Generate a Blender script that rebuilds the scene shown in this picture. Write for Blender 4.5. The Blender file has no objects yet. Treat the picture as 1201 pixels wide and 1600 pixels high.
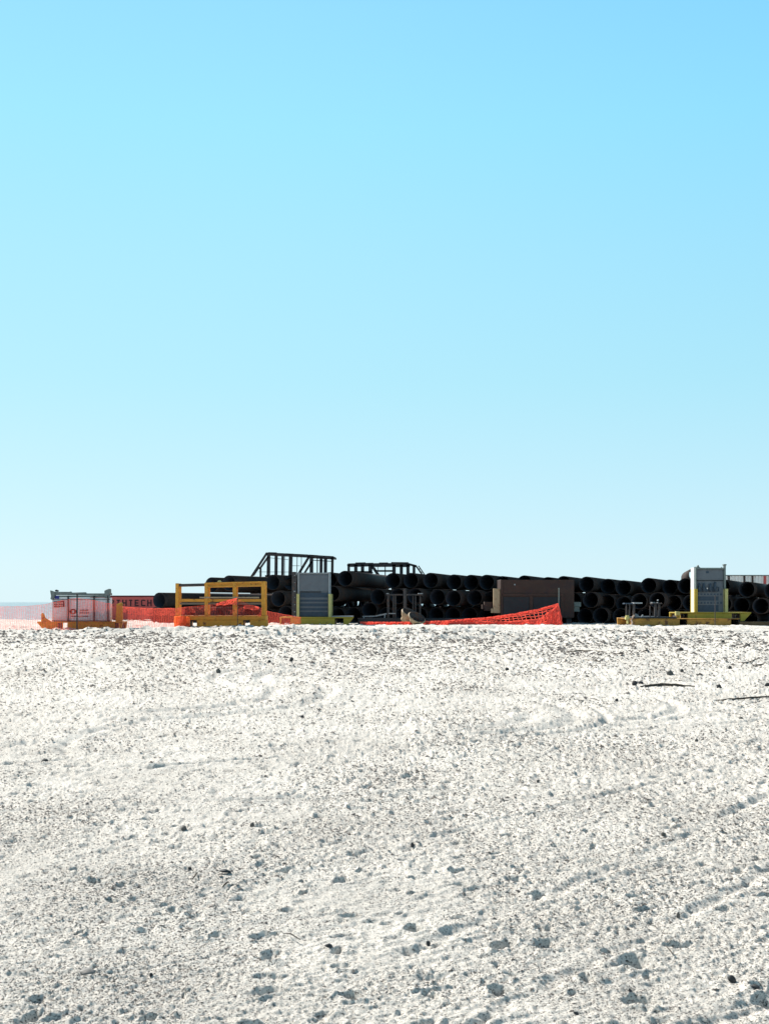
import bpy, bmesh, math, random
import numpy as np
from mathutils import Vector, Matrix
random.seed(7)
R = math.radians
C = bpy.context.scene.collection
SC = bpy.context.scene

# ------------------------------------------------------------------ camera
F = 1800.0            # focal length in photo pixels (photo 1201 px wide)
HZ = 941.0            # horizon row in the photo
EYE = 2.0
cam = bpy.data.cameras.new('camera')
cam.sensor_fit = 'HORIZONTAL'; cam.sensor_width = 36.0
cam.lens = 36.0 * F / 1201.0
cam.shift_y = (HZ - 800.0) / 1201.0
cam.clip_start = 0.1; cam.clip_end = 30000
co = bpy.data.objects.new('camera', cam); C.objects.link(co)
co.location = (0, 0, EYE); co.rotation_euler = (R(90), 0, 0)
SC.camera = co

# ------------------------------------------------------------------ sky and sun
SUN_EL, SUN_AZ = 37.0, -42.0     # azimuth from +Y, negative = to the left
w = bpy.data.worlds.new('World'); SC.world = w; w.use_nodes = True
nt = w.node_tree; nt.nodes.clear()
wo = nt.nodes.new('ShaderNodeOutputWorld'); bg = nt.nodes.new('ShaderNodeBackground')
sky = nt.nodes.new('ShaderNodeTexSky'); sky.sky_type = 'NISHITA'; sky.sun_disc = False
sky.sun_elevation = R(SUN_EL); sky.sun_rotation = R(SUN_AZ)
sky.altitude = 0; sky.air_density = 1.0; sky.dust_density = 0.3; sky.ozone_density = 1.0
tcw = nt.nodes.new('ShaderNodeTexCoord'); sep = nt.nodes.new('ShaderNodeSeparateXYZ')
nt.links.new(tcw.outputs['Generated'], sep.inputs[0])
ramp = nt.nodes.new('ShaderNodeValToRGB')           # clear-day sky colour by height above the horizon
SKYK = 1.0
stops = [(0.0, (0.66, 0.90, 1.0)), (0.032, (0.655, 0.90, 1.0)), (0.186, (0.482, 0.875, 1.0)), (0.288, (0.428, 0.864, 1.043)), (0.381, (0.364, 0.855, 1.074)), (0.46, (0.321, 0.788, 1.087)), (0.5, (0.27, 0.66, 0.98)), (0.62, (0.13, 0.19, 0.26)), (1.0, (0.06, 0.075, 0.10))]
el = ramp.color_ramp.elements
for i, (p_, c_) in enumerate(stops):
    e_ = el[i] if i < 2 else el.new(p_)
    e_.position = p_; e_.color = (*[k * SKYK for k in c_], 1)
nt.links.new(sep.outputs['Z'], ramp.inputs['Fac'])
sc_ = nt.nodes.new('ShaderNodeVectorMath'); sc_.operation = 'SCALE'; sc_.inputs['Scale'].default_value = 5.68
nt.links.new(ramp.outputs['Color'], sc_.inputs[0])
mul = nt.nodes.new('ShaderNodeMix'); mul.data_type = 'RGBA'; mul.blend_type = 'MIX'
mul.inputs['Factor'].default_value = 0.92
xz = nt.nodes.new('ShaderNodeMath'); xz.operation = 'MULTIPLY'
nt.links.new(sep.outputs['X'], xz.inputs[0]); nt.links.new(sep.outputs['Z'], xz.inputs[1])
mrs = nt.nodes.new('ShaderNodeMapRange'); mrs.interpolation_type = 'SMOOTHSTEP'; mrs.inputs['From Min'].default_value = -0.06; mrs.inputs['From Max'].default_value = 0.20
nt.links.new(xz.outputs[0], mrs.inputs['Value'])
tint = nt.nodes.new('ShaderNodeMix'); tint.data_type = 'RGBA'; tint.inputs['A'].default_value = (1, 1, 1, 1); tint.inputs['B'].default_value = (0.77, 0.90, 0.98, 1)
nt.links.new(mrs.outputs[0], tint.inputs['Factor'])
tm_ = nt.nodes.new('ShaderNodeVectorMath'); tm_.operation = 'MULTIPLY'
nt.links.new(sc_.outputs[0], tm_.inputs[0]); nt.links.new(tint.outputs['Result'], tm_.inputs[1])
nt.links.new(sky.outputs['Color'], mul.inputs['A']); nt.links.new(tm_.outputs[0], mul.inputs['B'])
nt.links.new(mul.outputs['Result'], bg.inputs['Color'])
bg.inputs['Strength'].default_value = 0.10
nt.links.new(bg.outputs['Background'], wo.inputs['Surface'])

sun = bpy.data.lights.new('sun', 'SUN'); sun.energy = 5.0; sun.angle = R(0.53); sun.color = (1.0, 0.94, 0.85)
so = bpy.data.objects.new('sun', sun); C.objects.link(so)
sd = Vector((math.sin(R(SUN_AZ)) * math.cos(R(SUN_EL)), math.cos(R(SUN_AZ)) * math.cos(R(SUN_EL)), math.sin(R(SUN_EL))))
so.rotation_euler = sd.to_track_quat('Z', 'Y').to_euler()
so.location = sd * 50

SC.view_settings.view_transform = 'Standard'; SC.view_settings.look = 'None'
SC.view_settings.exposure = 0.77; SC.view_settings.gamma = 1.0
SC.view_settings.use_curve_mapping = False
SC.render.engine = 'CYCLES'

# ------------------------------------------------------------------ materials
def mat(name, col, rough=0.6, metal=0.0, var=0.0, vscale=6.0, rust=None, rscale=2.5, rthr=0.6, bump=0.0, bscale=40.0, spec=0.22):
    m = bpy.data.materials.new(name); m.use_nodes = True
    n = m.node_tree.nodes; l = m.node_tree.links
    b = n['Principled BSDF']
    b.inputs['Roughness'].default_value = rough; b.inputs['Metallic'].default_value = metal
    b.inputs['Specular IOR Level'].default_value = spec
    tc = n.new('ShaderNodeTexCoord')
    last = None
    rgb = n.new('ShaderNodeRGB'); rgb.outputs[0].default_value = (*col, 1); last = rgb.outputs[0]
    if var > 0:
        no = n.new('ShaderNodeTexNoise'); no.inputs['Scale'].default_value = vscale; no.inputs['Detail'].default_value = 6
        no.inputs['Roughness'].default_value = 0.65
        l.new(tc.outputs['Object'], no.inputs['Vector'])
        mr = n.new('ShaderNodeMapRange'); mr.inputs['From Min'].default_value = 0.3; mr.inputs['From Max'].default_value = 0.7
        mr.inputs['To Min'].default_value = 1 - var; mr.inputs['To Max'].default_value = 1 + var
        l.new(no.outputs['Fac'], mr.inputs['Value'])
        vm = n.new('ShaderNodeVectorMath'); vm.operation = 'SCALE'
        l.new(last, vm.inputs[0]); l.new(mr.outputs[0], vm.inputs['Scale']); last = vm.outputs[0]
    if rust:
        no = n.new('ShaderNodeTexNoise'); no.inputs['Scale'].default_value = rscale; no.inputs['Detail'].default_value = 8
        no.inputs['Roughness'].default_value = 0.7
        l.new(tc.outputs['Object'], no.inputs['Vector'])
        cr = n.new('ShaderNodeMapRange'); cr.inputs['From Min'].default_value = rthr - 0.04; cr.inputs['From Max'].default_value = rthr + 0.05
        l.new(no.outputs['Fac'], cr.inputs['Value'])
        mx = n.new('ShaderNodeMix'); mx.data_type = 'RGBA'
        l.new(cr.outputs[0], mx.inputs['Factor']); l.new(last, mx.inputs['A']); mx.inputs['B'].default_value = (*rust, 1)
        last = mx.outputs['Result']
    l.new(last, b.inputs['Base Color'])
    if bump > 0:
        no = n.new('ShaderNodeTexNoise'); no.inputs['Scale'].default_value = bscale; no.inputs['Detail'].default_value = 5
        l.new(tc.outputs['Object'], no.inputs['Vector'])
        bp = n.new('ShaderNodeBump'); bp.inputs['Strength'].default_value = bump; bp.inputs['Distance'].default_value = 0.01
        l.new(no.outputs['Fac'], bp.inputs['Height']); l.new(bp.outputs[0], b.inputs['Normal'])
    return m

M = {}
M['pipe'] = mat('pipe_steel', (0.040, 0.032, 0.031), 0.75, var=0.4, vscale=3, rust=(0.055, 0.033, 0.026), rscale=1.0, rthr=0.50, spec=0.12)
M['pipe_in'] = mat('pipe_bore', (0.030, 0.036, 0.050), 0.8, var=0.3, spec=0.1)
M['yellow'] = mat('yellow_orange_paint', (0.62, 0.285, 0.04), 0.5, var=0.18, vscale=3, rust=(0.20, 0.075, 0.03), rscale=3.5, rthr=0.60)
M['lemon'] = mat('yellow_paint', (0.40, 0.295, 0.04), 0.5, var=0.15, vscale=3, rust=(0.26, 0.15, 0.05), rscale=3.0, rthr=0.62)
M['pale_yellow'] = mat('pale_yellow_paint', (0.46, 0.42, 0.17), 0.5, var=0.1)
M['grey'] = mat('grey_blue_paint', (0.115, 0.132, 0.155), 0.5, var=0.12, vscale=2.5, rust=(0.075, 0.085, 0.1), rscale=5, rthr=0.66)
M['grey_light'] = mat('light_grey_paint', (0.27, 0.29, 0.31), 0.5, var=0.1)
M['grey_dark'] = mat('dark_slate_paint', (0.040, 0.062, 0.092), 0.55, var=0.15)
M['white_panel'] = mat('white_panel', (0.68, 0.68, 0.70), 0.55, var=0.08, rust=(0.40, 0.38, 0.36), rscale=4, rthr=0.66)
M['greygreen'] = mat('grey_green_steel', (0.15, 0.18, 0.175), 0.55, var=0.2)
M['black'] = mat('black_steel', (0.025, 0.027, 0.032), 0.6, var=0.3)
M['dark'] = mat('dark_rusted_steel', (0.055, 0.050, 0.052), 0.65, var=0.35, vscale=4, rust=(0.09, 0.05, 0.035), rscale=4, rthr=0.58)
M['cage'] = mat('cage_steel', (0.045, 0.038, 0.042), 0.65, var=0.3, rust=(0.065, 0.045, 0.038), rscale=1.5, rthr=0.55)
M['brown'] = mat('brown_paint', (0.050, 0.028, 0.023), 0.65, var=0.2, vscale=1.5, rust=(0.040, 0.024, 0.024), rscale=1.3, rthr=0.55)
M['brown2'] = mat('grey_brown_panel', (0.024, 0.025, 0.030), 0.65, var=0.2, vscale=1.5)
M['red'] = mat('red_paint', (0.52, 0.10, 0.09), 0.55, var=0.12, vscale=2, rust=(0.16, 0.05, 0.05), rscale=3, rthr=0.64)
M['letter'] = mat('dark_lettering', (0.035, 0.015, 0.022), 0.6)
M['beige'] = mat('beige_steel', (0.36, 0.27, 0.17), 0.6, var=0.2, rust=(0.22, 0.13, 0.08), rscale=6, rthr=0.58)
M['sign_red'] = mat('maroon_board', (0.075, 0.012, 0.018), 0.5)
M['sign_white'] = mat('white_marking', (0.7, 0.66, 0.64), 0.5)
M['blue'] = mat('blue_sticker', (0.03, 0.04, 0.22), 0.5)
M['wood'] = mat('driftwood', (0.075, 0.06, 0.048), 0.85, var=0.4, vscale=12, bump=0.5)
M['weed'] = mat('dry_seaweed', (0.10, 0.075, 0.05), 0.9, var=0.4, vscale=20)
M['stone'] = mat('dark_stone', (0.050, 0.050, 0.052), 0.8, var=0.35, vscale=25, bump=0.6)
M['stone2'] = mat('grey_stone', (0.13, 0.12, 0.11), 0.8, var=0.3, vscale=25, bump=0.6)
M['shell'] = mat('dark_shell', (0.035, 0.037, 0.042), 0.55, var=0.3, vscale=40)
M['shell2'] = mat('grey_shell', (0.16, 0.155, 0.15), 0.6, var=0.3, vscale=40)
M['white_wall'] = mat('weathered_white_sheet', (0.80, 0.75, 0.72), 0.6, var=0.12, rust=(0.42, 0.18, 0.11), rscale=0.9, rthr=0.62)
M['rust_yellow'] = mat('worn_ochre_paint', (0.42, 0.215, 0.045), 0.6, var=0.25, vscale=2.5, rust=(0.16, 0.07, 0.03), rscale=3.0, rthr=0.56)
M['brown_beam'] = mat('brown_beam_paint', (0.17, 0.095, 0.045), 0.65, var=0.25, vscale=2.5)
M['rope'] = mat('pale_rope', (0.60, 0.42, 0.32), 0.85, var=0.2, vscale=30)
M['plank'] = mat('pale_plank', (0.62, 0.58, 0.50), 0.8, var=0.15)

def net_mat(name, col, tr):
    m = bpy.data.materials.new(name); m.use_nodes = True
    n = m.node_tree.nodes; l = m.node_tree.links
    b = n['Principled BSDF']; b.inputs['Base Color'].default_value = (*col, 1); b.inputs['Roughness'].default_value = 0.5
    t = n.new('ShaderNodeBsdfTranslucent'); t.inputs['Color'].default_value = (*tr, 1)
    mx = n.new('ShaderNodeMixShader'); mx.inputs[0].default_value = 0.5
    l.new(b.outputs[0], mx.inputs[1]); l.new(t.outputs[0], mx.inputs[2])
    l.new(mx.outputs[0], n['Material Output'].inputs['Surface'])
    return m
M['net'] = net_mat('orange_netting', (0.80, 0.115, 0.075), (0.82, 0.12, 0.08))
M['net_orange'] = net_mat('bright_orange_netting', (0.9, 0.24, 0.05), (0.95, 0.26, 0.05))

# ------------------------------------------------------------------ helpers
def tag(o, label=None, cat=None, group=None, kind=None):
    if label: o['label'] = label
    if cat: o['category'] = cat
    if group: o['group'] = group
    if kind: o['kind'] = kind
    return o
def empty(name, loc, label, cat, group=None, rz=0):
    o = bpy.data.objects.new(name, None); C.objects.link(o)
    o.location = loc; o.rotation_euler = (0, 0, rz)
    o.empty_display_size = 0.3
    return tag(o, label, cat, group)
class MB:
    def __init__(s, origin=(0, 0, 0)):
        s.v = []; s.f = []; s.mi = []; s.o = Vector(origin)
    def add(s, vs, fs, mi=0):
        n = len(s.v)
        s.v += [tuple(Vector(p)) for p in vs]
        s.f += [tuple(i + n for i in f) for f in fs]; s.mi += [mi] * len(fs)
    def box(s, a, b, mi=0):
        x0, x1 = sorted((a[0], b[0])); y0, y1 = sorted((a[1], b[1])); z0, z1 = sorted((a[2], b[2]))
        s.add([(x0, y0, z0), (x1, y0, z0), (x1, y1, z0), (x0, y1, z0), (x0, y0, z1), (x1, y0, z1), (x1, y1, z1), (x0, y1, z1)],
              [(0, 3, 2, 1), (4, 5, 6, 7), (0, 1, 5, 4), (1, 2, 6, 5), (2, 3, 7, 6), (3, 0, 4, 7)], mi)
        return s
    def prism(s, pts, y0, y1, mi=0):       # polygon in x,z extruded along y
        n = len(pts)
        A = sum(pts[i][0] * pts[(i + 1) % n][1] - pts[(i + 1) % n][0] * pts[i][1] for i in range(n))
        if A < 0: pts = pts[::-1]
        vs = [(p[0], y0, p[1]) for p in pts] + [(p[0], y1, p[1]) for p in pts]
        fs = [tuple(range(n)), tuple(range(2 * n - 1, n - 1, -1))]
        fs += [(i + n, (i + 1) % n + n, (i + 1) % n, i) for i in range(n)]
        s.add(vs, fs, mi); return s
    def bar(s, a, b, wx, wy=None, mi=0):   # rectangular bar between two points
        a = Vector(a); b = Vector(b); wy = wy or wx
        d = (b - a).normalized()
        up = Vector((0, 1, 0)) if abs(d.y) < 0.9 else Vector((0, 0, 1))
        p = d.cross(up).normalized() * wx / 2; q = up * wy / 2
        vs = [a - p - q, a + p - q, a + p + q, a - p + q, b - p - q, b + p - q, b + p + q, b - p + q]
        s.add(vs, [(0, 3, 2, 1), (4, 5, 6, 7), (0, 1, 5, 4), (1, 2, 6, 5), (2, 3, 7, 6), (3, 0, 4, 7)], mi); return s
    def tube(s, pts, rs, n=8, mi=0, cap=True):
        pts = [Vector(p) for p in pts]
        if not isinstance(rs, (list, tuple)): rs = [rs] * len(pts)
        base = len(s.v); prev = None
        for i, p in enumerate(pts):
            d = (pts[min(i + 1, len(pts) - 1)] - pts[max(i - 1, 0)]).normalized()
            u = Vector((0, 0, 1)) if abs(d.z) < 0.9 else Vector((1, 0, 0))
            a = d.cross(u).normalized(); b = d.cross(a)
            for k in range(n):
                t = 2 * math.pi * k / n
                s.v.append(tuple(p + (a * math.cos(t) + b * math.sin(t)) * rs[i]))
        for i in range(len(pts) - 1):
            for k in range(n):
                s.f.append((base + i * n + k, base + i * n + (k + 1) % n, base + (i + 1) * n + (k + 1) % n, base + (i + 1) * n + k)); s.mi.append(mi)
        if cap:
            s.f.append(tuple(base + k for k in range(n))); s.mi.append(mi)
            s.f.append(tuple(base + (len(pts) - 1) * n + k for k in range(n))[::-1]); s.mi.append(mi)
        return s
    def build(s, name, mats, parent=None, bevel=0, smooth=False, label=None):
        me = bpy.data.meshes.new(name)
        me.from_pydata([tuple(Vector(p) - s.o) for p in s.v], [], s.f)
        for m in (mats if isinstance(mats, list) else [mats]): me.materials.append(m)
        me.polygons.foreach_set('material_index', s.mi)
        bm = bmesh.new(); bm.from_mesh(me); bmesh.ops.recalc_face_normals(bm, faces=bm.faces)
        if bevel > 0:
            ed = [e for e in bm.edges if len(e.link_faces) == 2 and e.calc_face_angle(0) > 0.7]
            bmesh.ops.bevel(bm, geom=ed, offset=bevel, segments=1, affect='EDGES', clamp_overlap=True)
        bm.to_mesh(me); bm.free()
        if smooth: me.polygons.foreach_set('use_smooth', [True] * len(me.polygons))
        me.update()
        o = bpy.data.objects.new(name, me); C.objects.link(o)
        if parent is not None: o.parent = parent
        else: o.location = s.o
        if label: o['label'] = label
        return o

def X(px, d): return (px - 600.5) * d / F
def Z(py, d): return EYE - (py - HZ) * d / F
def P(px, py, d): return Vector((X(px, d), d, Z(py, d)))
class PX:
    """draws boxes for a thing standing at distance d, read off in photo pixels, relative to its origin"""
    def __init__(s, d, org): s.d = d; s.org = Vector(org)
    def pt(s, px, py, dy=0): return Vector((X(px, s.d) - s.org.x, s.d + dy - s.org.y, Z(py, s.d) - s.org.z))
    def box(s, mb, x0, y0, x1, y1, f, b, mi=0):
        a = s.pt(x0, y1, f); c = s.pt(x1, y0, b); mb.box(a, c, mi)
    def bar(s, mb, x0, y0, x1, y1, wpx, f, b, mi=0):
        mb.bar(s.pt(x0, y0, (f + b) / 2), s.pt(x1, y1, (f + b) / 2), wpx * s.d / F, b - f, mi)
    def poly(s, mb, pts, f, b, mi=0):
        q = [s.pt(*p) for p in pts]
        mb.prism([(p.x, p.z) for p in q], q[0].y + f, q[0].y + b, mi)

# ------------------------------------------------------------------ terrain
def sst(a, b, v):
    t = np.clip((v - a) / (b - a), 0, 1); return t * t * (3 - 2 * t)
def h2(ix, iy, seed):
    n = (ix.astype(np.int64) * 374761393 + iy.astype(np.int64) * 668265263 + seed * 1442695041) & 0xFFFFFFFF
    n = ((n ^ (n >> 13)) * 1274126177) & 0xFFFFFFFF
    n = ((n ^ (n >> 16)) * 2246822519) & 0xFFFFFFFF
    return ((n ^ (n >> 15)) & 0xFFFFFF) / float(0xFFFFFF)
def vn(x, y, seed):
    ix = np.floor(x); iy = np.floor(y); fx = x - ix; fy = y - iy
    fx = fx * fx * fx * (fx * (fx * 6 - 15) + 10); fy = fy * fy * fy * (fy * (fy * 6 - 15) + 10)
    a = h2(ix, iy, seed); b = h2(ix + 1, iy, seed); c = h2(ix, iy + 1, seed); d = h2(ix + 1, iy + 1, seed)
    return ((a + (b - a) * fx) * (1 - fy) + (c + (d - c) * fx) * fy) * 2 - 1
def rot(x, y, a):
    c, s = math.cos(a), math.sin(a); return x * c - y * s, x * s + y * c

def base_h(x, y):
    r = y
    z = 0.83 * sst(8, 46, r)
    fall = sst(78, 118, r)
    z = z - fall * 2.2 - sst(118, 260, r) * 3.0
    z = z + 0.045 * vn(x / 5.5, y / 7.0, 3) * sst(60, 52, np.abs(r)) * sst(12, 30, r)
    z = z + 0.10 * vn(x / 6.0 + 9, y / 2.5, 5) * sst(69, 74, r) * (x < -9)
    # low mound by the red bin, spoil ridge in front of the equipment
    z = z + 0.13 * np.exp(-(((x + 12.0) / 1.9) ** 2 + ((y - 58.5) / 1.6) ** 2))
    z = z + 0.10 * np.exp(-(((x + 20.5) / 3.0) ** 2 + ((y - 58.0) / 2.2) ** 2))
    return z
def hseg(x, y, a, b):
    ax, ay = a; bx, by = b; L = math.hypot(bx - ax, by - ay)
    ux, uy = (bx - ax) / L, (by - ay) / L
    t = (x - ax) * ux + (y - ay) * uy; s = -(x - ax) * uy + (y - ay) * ux
    return t / L, s, t
def groove(s, wd): return -np.exp(-(s / wd) ** 2) + 0.55 * np.exp(-((np.abs(s) - wd * 2.0) / (wd * 0.9)) ** 2)
def tracks(x, y):
    z = np.zeros_like(x); tm = np.zeros_like(x)
    # tyre tracks: straight pairs crossing the sand
    brk = 0.35 + 0.65 * sst(-0.4, 0.3, vn(x / 0.5, y / 0.5, 61))
    for (a, b, wd, dp) in ((( -0.6, 5.6), (7.2, 16.0), .05, .022), ((0.55, 5.6), (8.6, 16.4), .045, .020), ((-2.0, 7.0), (5.5, 15.5), .03, .012),
                           ((1.3, 5.2), (6.0, 9.6), .06, .024), ((-7, 11.6), (9, 19.5), .05, .028), ((-7, 12.6), (9, 20.8), .05, .028),
                           ((-8, 13.6), (8, 22.4), .045, .022), ((-8, 15.2), (8, 24.4), .05, .026), ((-9, 16.8), (9, 27.5), .06, .028),
                           ((-8, 22), (12, 27), .07, .028), ((-10, 26), (12, 33), .08, .034), ((-12, 33), (14, 38), .1, .04), ((-14, 38), (16, 40), .1, .045),
                           ((-8, 9.5), (2, 12.5), .05, .016)):
        t, s, tt = hseg(x, y, a, b)
        wob = 0.10 * vn(tt / 2.3, tt * 0 + a[0], 91)
        k_ = sst(-0.02, 0.08, t) * sst(1.02, 0.92, t)
        z += (0.9 if a[1] < 7.5 else 1.3) * dp * groove(s + wob, wd) * k_ * brk; tm = np.maximum(tm, np.exp(-((s + wob) / (wd * 1.6)) ** 2) * k_ * .7)
    # turning loops
    for (cx_, cy_, rr, wd, dp, s0) in ((0.3, 19.2, 2.9, .13, .030, 1), (0.3, 19.2, 2.2, .13, .026, 1), (0.3, 19.2, 3.4, .06, .026, 1), (2.2, 20.6, 3.0, .10, .026, 1),
                                   (0.8, 25.5, 3.6, .12, .04, -1), (0.8, 25.5, 4.6, .12, .036, -1), (4.2, 18.0, 2.4, .1, .024, 1), (-5.2, 22.0, 4.2, .14, .034, 1), (-5.2, 22.0, 3.2, .14, .03, 1), (-1.8, 16.0, 2.6, .10, .024, -1), (-2.5, 30.0, 5.0, .16, .04, -1)):
        ang = np.arctan2((y - cy_) , (x - cx_) * s0)
        rad = np.sqrt((x - cx_) ** 2 + (y - cy_) ** 2)
        q_ = rad - rr + 0.1 * vn(ang * 2, ang * 0, 92); k_ = sst(1.5, 1.1, np.abs(ang))
        z += 1.1 * dp * groove(q_, wd) * k_; tm = np.maximum(tm, np.exp(-(q_ / (wd * 2.2)) ** 2) * k_)
    return z, tm
def micro_h(x, y):
    r = np.sqrt(x * x + y * y)
    z = np.zeros_like(x)
    # wavelength, amplitude
    for i, (wl, am, an, asp) in enumerate([(1.7, .014, .3, 1.5), (0.72, .008, .35, 1.4), (0.33, .0085, .4, 1.5), (0.15, .0072, .45, 1.4),
                                       (0.075, .0072, .5, 1.2), (0.036, .0060, .1, 1.0), (0.018, .0042, .7, 1.0)]):
        u, v = rot(x, y, an + i * 0.13)
        k = vn(u / (wl * asp), v / wl, 11 + i)
        if i in (2, 3, 4): k = (0.35 - np.abs(k)) * 1.6 * 0.5 + k * 0.5
        if i >= 3:       # patches of rough and smooth sand
            k = k * (0.55 + 0.75 * sst(-0.35, 0.5, vn(x / 1.1 + 3 * i, y / 1.9, 77 + i)))
        z += am * k
    # coarser clods further off (churned, driven over)
    far = sst(14, 30, r)
    z += far * 0.014 * vn(x / 0.55, y / 0.45, 41) * sst(-0.5, 0.6, vn(x / 4, y / 5, 42))
    z += far * 0.016 * vn(x / 0.23, y / 0.28, 43)
    z += sst(36, 46, y) * sst(58, 52, y) * (0.085 * np.sin(y * 2.2 + 1.4 * vn(x / 3.5, y / 4, 44)) * (0.5 + 0.5 * vn(x / 2.2, y / 3.0, 46)) + 0.05 * vn(x / 0.8, y / .6, 45))
    # tyre tracks first: pressed sand between crumbled edges
    th_, tm = tracks(x, y)
    z = z * (1 - .35 * tm) + th_
    pt = (0.5 + 0.7 * sst(-.5, .5, vn(x / 2.1, y / 3.4, 70))) * (1 - .65 * tm)
    n1_ = sst(10, 5, r); n2_ = sst(6, 13, r); n3_ = sst(20, 34, r)
    z += n1_ * .014 * pt * np.clip(vn(x / .035, y / .05, 71) - .15, 0, 1)
    z += n2_ * .028 * pt * np.clip(vn(x / .060, y / .15, 72) - .20, 0, 1) * sst(60, 30, r)
    z += n3_ * .075 * pt * np.clip(vn(x / .15, y / .55, 74) - .15, 0, 1)
    band = sst(37.5, 40.5, y) * sst(53.5, 50, y)
    z += band * (.25 * np.clip(vn(x / 2.8 + .15 * y, y / 0.95, 75) - .08, 0, 1) * (.6 + .4 * vn(x / .25, y / .5, 76)) - .06)
    u_, v_ = rot(x, y, -0.62)
    z += .006 * vn(u_ / .40, v_ / .032, 77) * sst(30, 10, r) + .010 * sst(8, 16, r) * vn(u_ / 1.2, v_ / .09, 78) * sst(-.3, .4, vn(x / 3, y / 5, 79))
    # footprints
    wx = x + 0.035 * vn(x / .11, y / .11, 301) + 0.018 * vn(x / .05, y / .05, 302); wy = y + 0.035 * vn(x / .11, y / .11, 303) + 0.018 * vn(x / .05, y / .05, 304)
    xo, yo = x, y; x, y = wx, wy
    for (cell, sd_, prob, dep) in ((0.40, 201, 0.95, 0.037), (0.23, 202, 0.50, 0.014)):
        cx = np.floor(x / cell); cy = np.floor(y / cell)
        dens = sst(-0.25, 0.55, vn(x / 2.3, y / 2.8, sd_)) * 0.5 + 0.50
        dens = dens * sst(40, 22, r) + 0.12
        acc = np.zeros_like(x)
        for ox in (-1, 0, 1):
            for oy in (-1, 0, 1):
                gx = cx + ox; gy = cy + oy
                jx = (gx + 0.2 + 0.6 * h2(gx, gy, sd_ + 1)) * cell; jy = (gy + 0.2 + 0.6 * h2(gx, gy, sd_ + 2)) * cell
                on = h2(gx, gy, sd_ + 3) < prob * dens
                an = h2(gx, gy, sd_ + 4) * 3.0; sz = (0.026 + 0.026 * h2(gx, gy, sd_ + 5)) * (1 + .6 * sst(7, 16, r))
                c, s = np.cos(an), np.sin(an)
                u = ((x - jx) * c - (y - jy) * s) / (sz * 1.55); v = ((x - jx) * s + (y - jy) * c) / sz
                q = np.sqrt(u * u + v * v)
                prof = -np.exp(-(q / 0.95) ** 2.6) + 0.30 * np.exp(-((q - 1.5) / 0.45) ** 2)
                acc += np.where(on, prof * (0.4 + 0.9 * h2(gx, gy, sd_ + 6)), 0)
        z += acc * dep * (1 + .5 * vn(x / .06, y / .06, sd_ + 9))
    x, y = xo, yo
    # two deep scuffs near the camera
    for (sx, sy, sz, dp) in ((1.36, 6.35, 0.085, .06), (2.02, 5.95, 0.085, .05), (-4.9, 15.6, .16, .06), (-1.0, 9.9, .09, .04), (0.30, 8.6, .09, .04), (0.95, 6.7, .08, .04)):
        q = np.sqrt(((wx - sx) / (sz * 1.2)) ** 2 + ((wy - sy) / sz) ** 2)
        z += dp * (-np.exp(-(q / .95) ** 3) + 0.3 * np.exp(-((q - 1.5) / .35) ** 2))
    return z
def micro_amp(r): return np.clip(sst(120, 85, r), 0, 1)
def gz(x, y):
    xa = np.array([float(x)]); ya = np.array([float(y)])
    return float((base_h(xa, ya) + micro_h(xa, ya) * micro_amp(ya))[0])
def gb(x, y): return float(base_h(np.array([float(x)]), np.array([float(y)]))[0])
def ground_at(px, py):
    """the spot of the ground seen at a photo pixel"""
    d = 5.0
    for i in range(4000):
        if Z(py, d) <= gb(X(px, d), d): break
        d *= 1.002
    return X(px, d), d

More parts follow.
